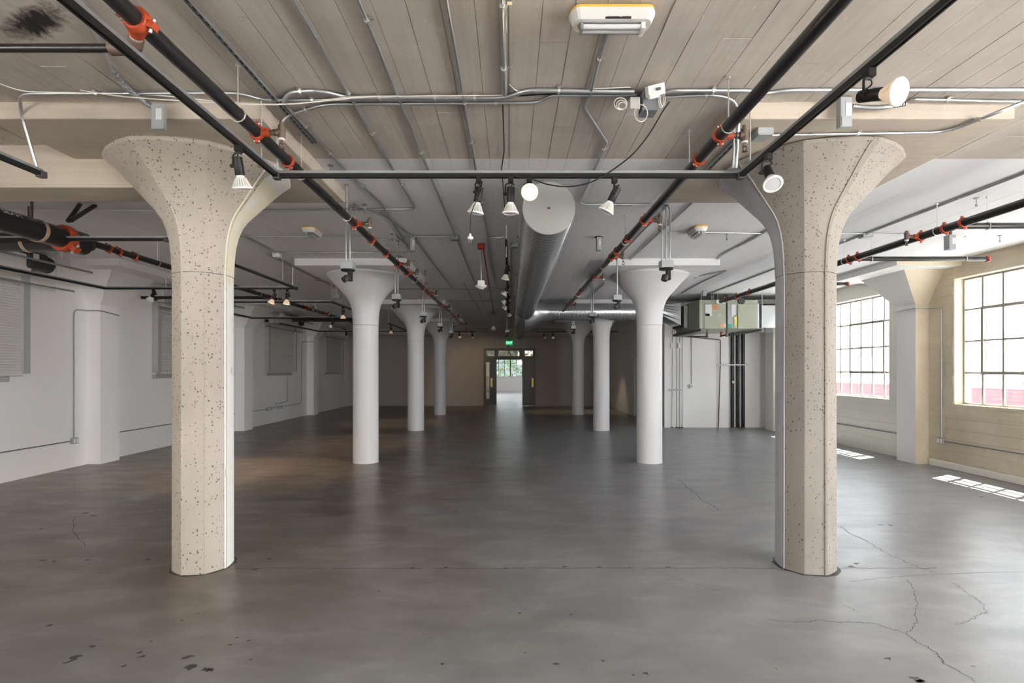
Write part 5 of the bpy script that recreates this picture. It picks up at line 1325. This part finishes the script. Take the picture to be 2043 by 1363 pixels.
# ------------------------------------------------------------------ hanging bars before the shutters
def bar(label, x, z, y0, y1, rods):
    r = thing('hanging_bar', label, 'hanging bar', (x, (y0+y1)/2, z), 'bars hung before the shutters')
    MB().box((x, (y0+y1)/2, z), (.03, y1-y0, .03)).build('bar', M['steel_dull'], parent=r)
    for y in rods: MB().cyl((x, y, z-.06), (x, y, CEIL), .006, n=6).lathe((x, y, CEIL), (0,0,-1), [(0, .03), (.01, .03)], 8).build('threaded_rod', M['steel'], parent=r)
for i, y0 in enumerate((6.9, 12.6, 18.1, 24.0)):
    w = ['first', 'second', 'third', 'fourth'][i]
    bar('inner steel bar hung on rods before the %s shutter' % w, -7.80, 3.76, y0, y0+3.1, (y0+.5, y0+2.6))
    bar('outer steel bar hung on rods before the %s shutter' % w, -8.30, 3.44, y0+.1, y0+3.3, (y0+.6, y0+2.9))
# ------------------------------------------------------------------ electrics on the walls
def wall_run(label, pts, r=.012, boxes=(), bend=.1, mat='steel_dull', sx=1):
    P = [Vector(p) for p in pts]
    t = thing('wall_conduit', label, 'conduit', P[0], 'surface conduits on the walls')
    MB().tube(P, r, 8, bend).build('tube', M[mat], parent=t, smooth=50)
    for b in boxes:
        b = Vector(b)
        o = MB().bbox(b.x-.03, b.x+.03, b.y-.075, b.y+.075, b.z-.06, b.z+.06, .005).build('outlet_box', M['box_grey'], parent=t)
        for k in (-1, 1): MB().bbox(b.x+sx*.028, b.x+sx*.036, b.y+k*.035-.022, b.y+k*.035+.022, b.z-.045, b.z+.045, .002).build('receptacle', M['wplastic'], parent=o)
    return t
xl = XL+.018
wall_run('conduit rising beside the nearest pilaster and crossing its front', [(xl, 10.73, .53), (xl, 10.73, 3.16), (xl, 11.05, 3.17), (xl+.30, 11.05, 3.17), (xl+.30, 11.55, 3.12)], boxes=[(XL+.03, 10.73, .53)], bend=.12)
wall_run('low conduit leading to the left edge of the picture', [(xl, 10.7, .53), (xl, 3.0, .53)], boxes=())
wall_run('low conduit on the wall right of the nearest pilaster', [(xl, 11.72, .56), (xl, 17.0, .55)], boxes=[(XL+.03, 11.72, .56)])
wall_run('low conduit with outlets below the third shutter', [(xl, 17.7, .54), (xl, 22.4, .54), (xl, 22.45, .8), (xl, 22.45, 3.1), (xl, 22.9, 3.16), (xl+.3, 23.06, 3.16)], boxes=[(XL+.03, 19.3, .54), (XL+.03, 19.6, .54), (XL+.03, 20.2, .54), (XL+.03, 20.5, .54)])
wall_run('conduit dropping from the third shutter to the outlets', [(xl, 21.0, 1.75), (xl, 21.0, .72), (xl, 20.0, .66)], boxes=[(XL+.03, 20.0, .66)], r=.014)
wall_run('conduit dropping beside the end wall to an outlet', [(xl, 27.9, 3.1), (xl, 27.9, 1.3)], boxes=[(XL+.03, 27.9, 1.2), (XL+.03, 27.9, 1.75)])
xr = XR-.03
wall_run('conduit rising beside the window pilaster and crossing its front', [(xr, 10.72, .53), (xr, 10.72, 3.2), (xr, 11.03, 3.22), (xr-.28, 11.03, 3.22), (xr-.29, 11.7, 3.2)], boxes=[(XR-.045, 10.72, .53)], sx=-1, mat='steel')
wall_run('low conduit below the nearer steel window', [(xr, 10.7, .53), (xr, 3.0, .53)])
wall_run('low conduit below the farther steel window', [(xr, 11.70, .53), (xr, 16.9, .53)], boxes=[(XR-.045, 11.72, .53)], sx=-1)
wall_run('conduit with a white outlet beside the black risers', [(xr, 17.85, 3.3), (xr, 17.85, 1.25)], boxes=[(XR-.045, 17.85, 1.2)], sx=-1)
wl2 = thing('wall_device', 'small grey emergency light on the shuttered wall near the left column', 'wall light', onx(247, 540, XL+.1))
q = onx(247, 540, XL+.1); MB().bbox(XL, XL+.14, q.y-.12, q.y+.28, q.z-.06, q.z+.06, .02).build('housing', M['box_grey'], parent=wl2)
MB().tube([(XL+.05, q.y+.28, q.z), (XL+.05, q.y+2.2, q.z+.02)], .014, 8, 0).build('feed_conduit', M['steel_dull'], parent=wl2)
# paint and print on the wall beside the first shutter
st = MB()
for k, (a, b) in enumerate(((2.62, 2.72), (2.46, 2.60), (2.30, 2.44), (2.12, 2.26))):
    st.bb(XL, XL+.003, 9.66, 9.72, a, b)
st.build('faded_mark', M['tan'], parent=wall_left)
# leftover anchors under the ceiling
ANCH = ['leftover anchor stub just behind the cross track, left of the mains', 'leftover anchor stub at the corner of the left drop panel', 'leftover anchor stub above the nearest left pendant',
        'leftover anchor stub beside the left driver box', 'leftover anchor stub right of the left sprinkler outlets', 'leftover anchor stub above the nearest white drop panel',
        'leftover anchor stub right of the nearest white drop panel', 'leftover anchor stub on the fixture conduit by the right bare column', 'leftover anchor stub above the nearer steel window', 'leftover anchor stub above the window aisle main']
for i, (px, py) in enumerate(((659, 330), (692, 403), (728, 408), (794, 481), (782, 467), (826, 520), (848, 540), (1030+420, 466), (1995, 470), (1948, 395))):
    q = onh(px, py, CEIL)
    r = thing('ceiling_anchor', ANCH[i], 'anchor', q + Vector((0,0,-.1)), 'leftover anchors on the white ceiling')
    MB().lathe(q, (0,0,-1), [(0, .03), (.008, .03), (.01, .008)], 10).build('flange', M['steel_dull'], parent=r)
    MB().cyl(q, q + Vector((0,0,-.11)), .006, n=6).build('stud', M['steel_dull'], parent=r)
    MB().cyl(q + Vector((0,0,-.10)), q + Vector((0,0,-.08)), .014, n=6).build('nut', M['steel_dull'], parent=r)
# conduit drops feeding the aisle tracks
conduit('conduit dropping to the corner of the first aisle track', [onh(560, 508, HC), Vector((-4.40, 10.2, HC)), Vector((-4.33, 10.66, HC-.03)), Vector((-4.33, 10.66, TH+.035))], r=.012, bend=.1)
conduit('left of two conduits dropping to the corner of the second aisle track', [Vector((-4.6, 12.6, HC)), Vector((-4.31, 12.93, HC-.02)), Vector((-4.31, 12.93, TH+.035))], r=.012, bend=.1)
conduit('right of two conduits dropping to the corner of the second aisle track', [Vector((-4.3, 12.5, HC)), Vector((-4.21, 12.98, HC-.02)), Vector((-4.21, 12.98, TH+.12))], r=.010, bend=.1)
conduit('twin conduit drop beside the second white column of the left row', [Vector((-4.6, 18.6, HC)), Vector((-4.30, 18.9, HC-.02)), Vector((-4.30, 18.9, TH+.035))], r=.012, bend=.1)
s_ = thing('ceiling_sensor', 'small white sensor under the ceiling before the third shutter', 'sensor', at(562, 628, 17.9))
q = at(562, 628, 17.9)
MB().cyl((q.x, q.y, q.z), (q.x, q.y, CEIL), .010, n=8).build('stem', M['steel'], parent=s_)
MB().lathe(q, (0, 0, -1), [(-.05, .05), (0, .09), (.04, .10), (.08, .04)], 14).build('sensor_head', M['wplastic'], parent=s_, smooth=40)
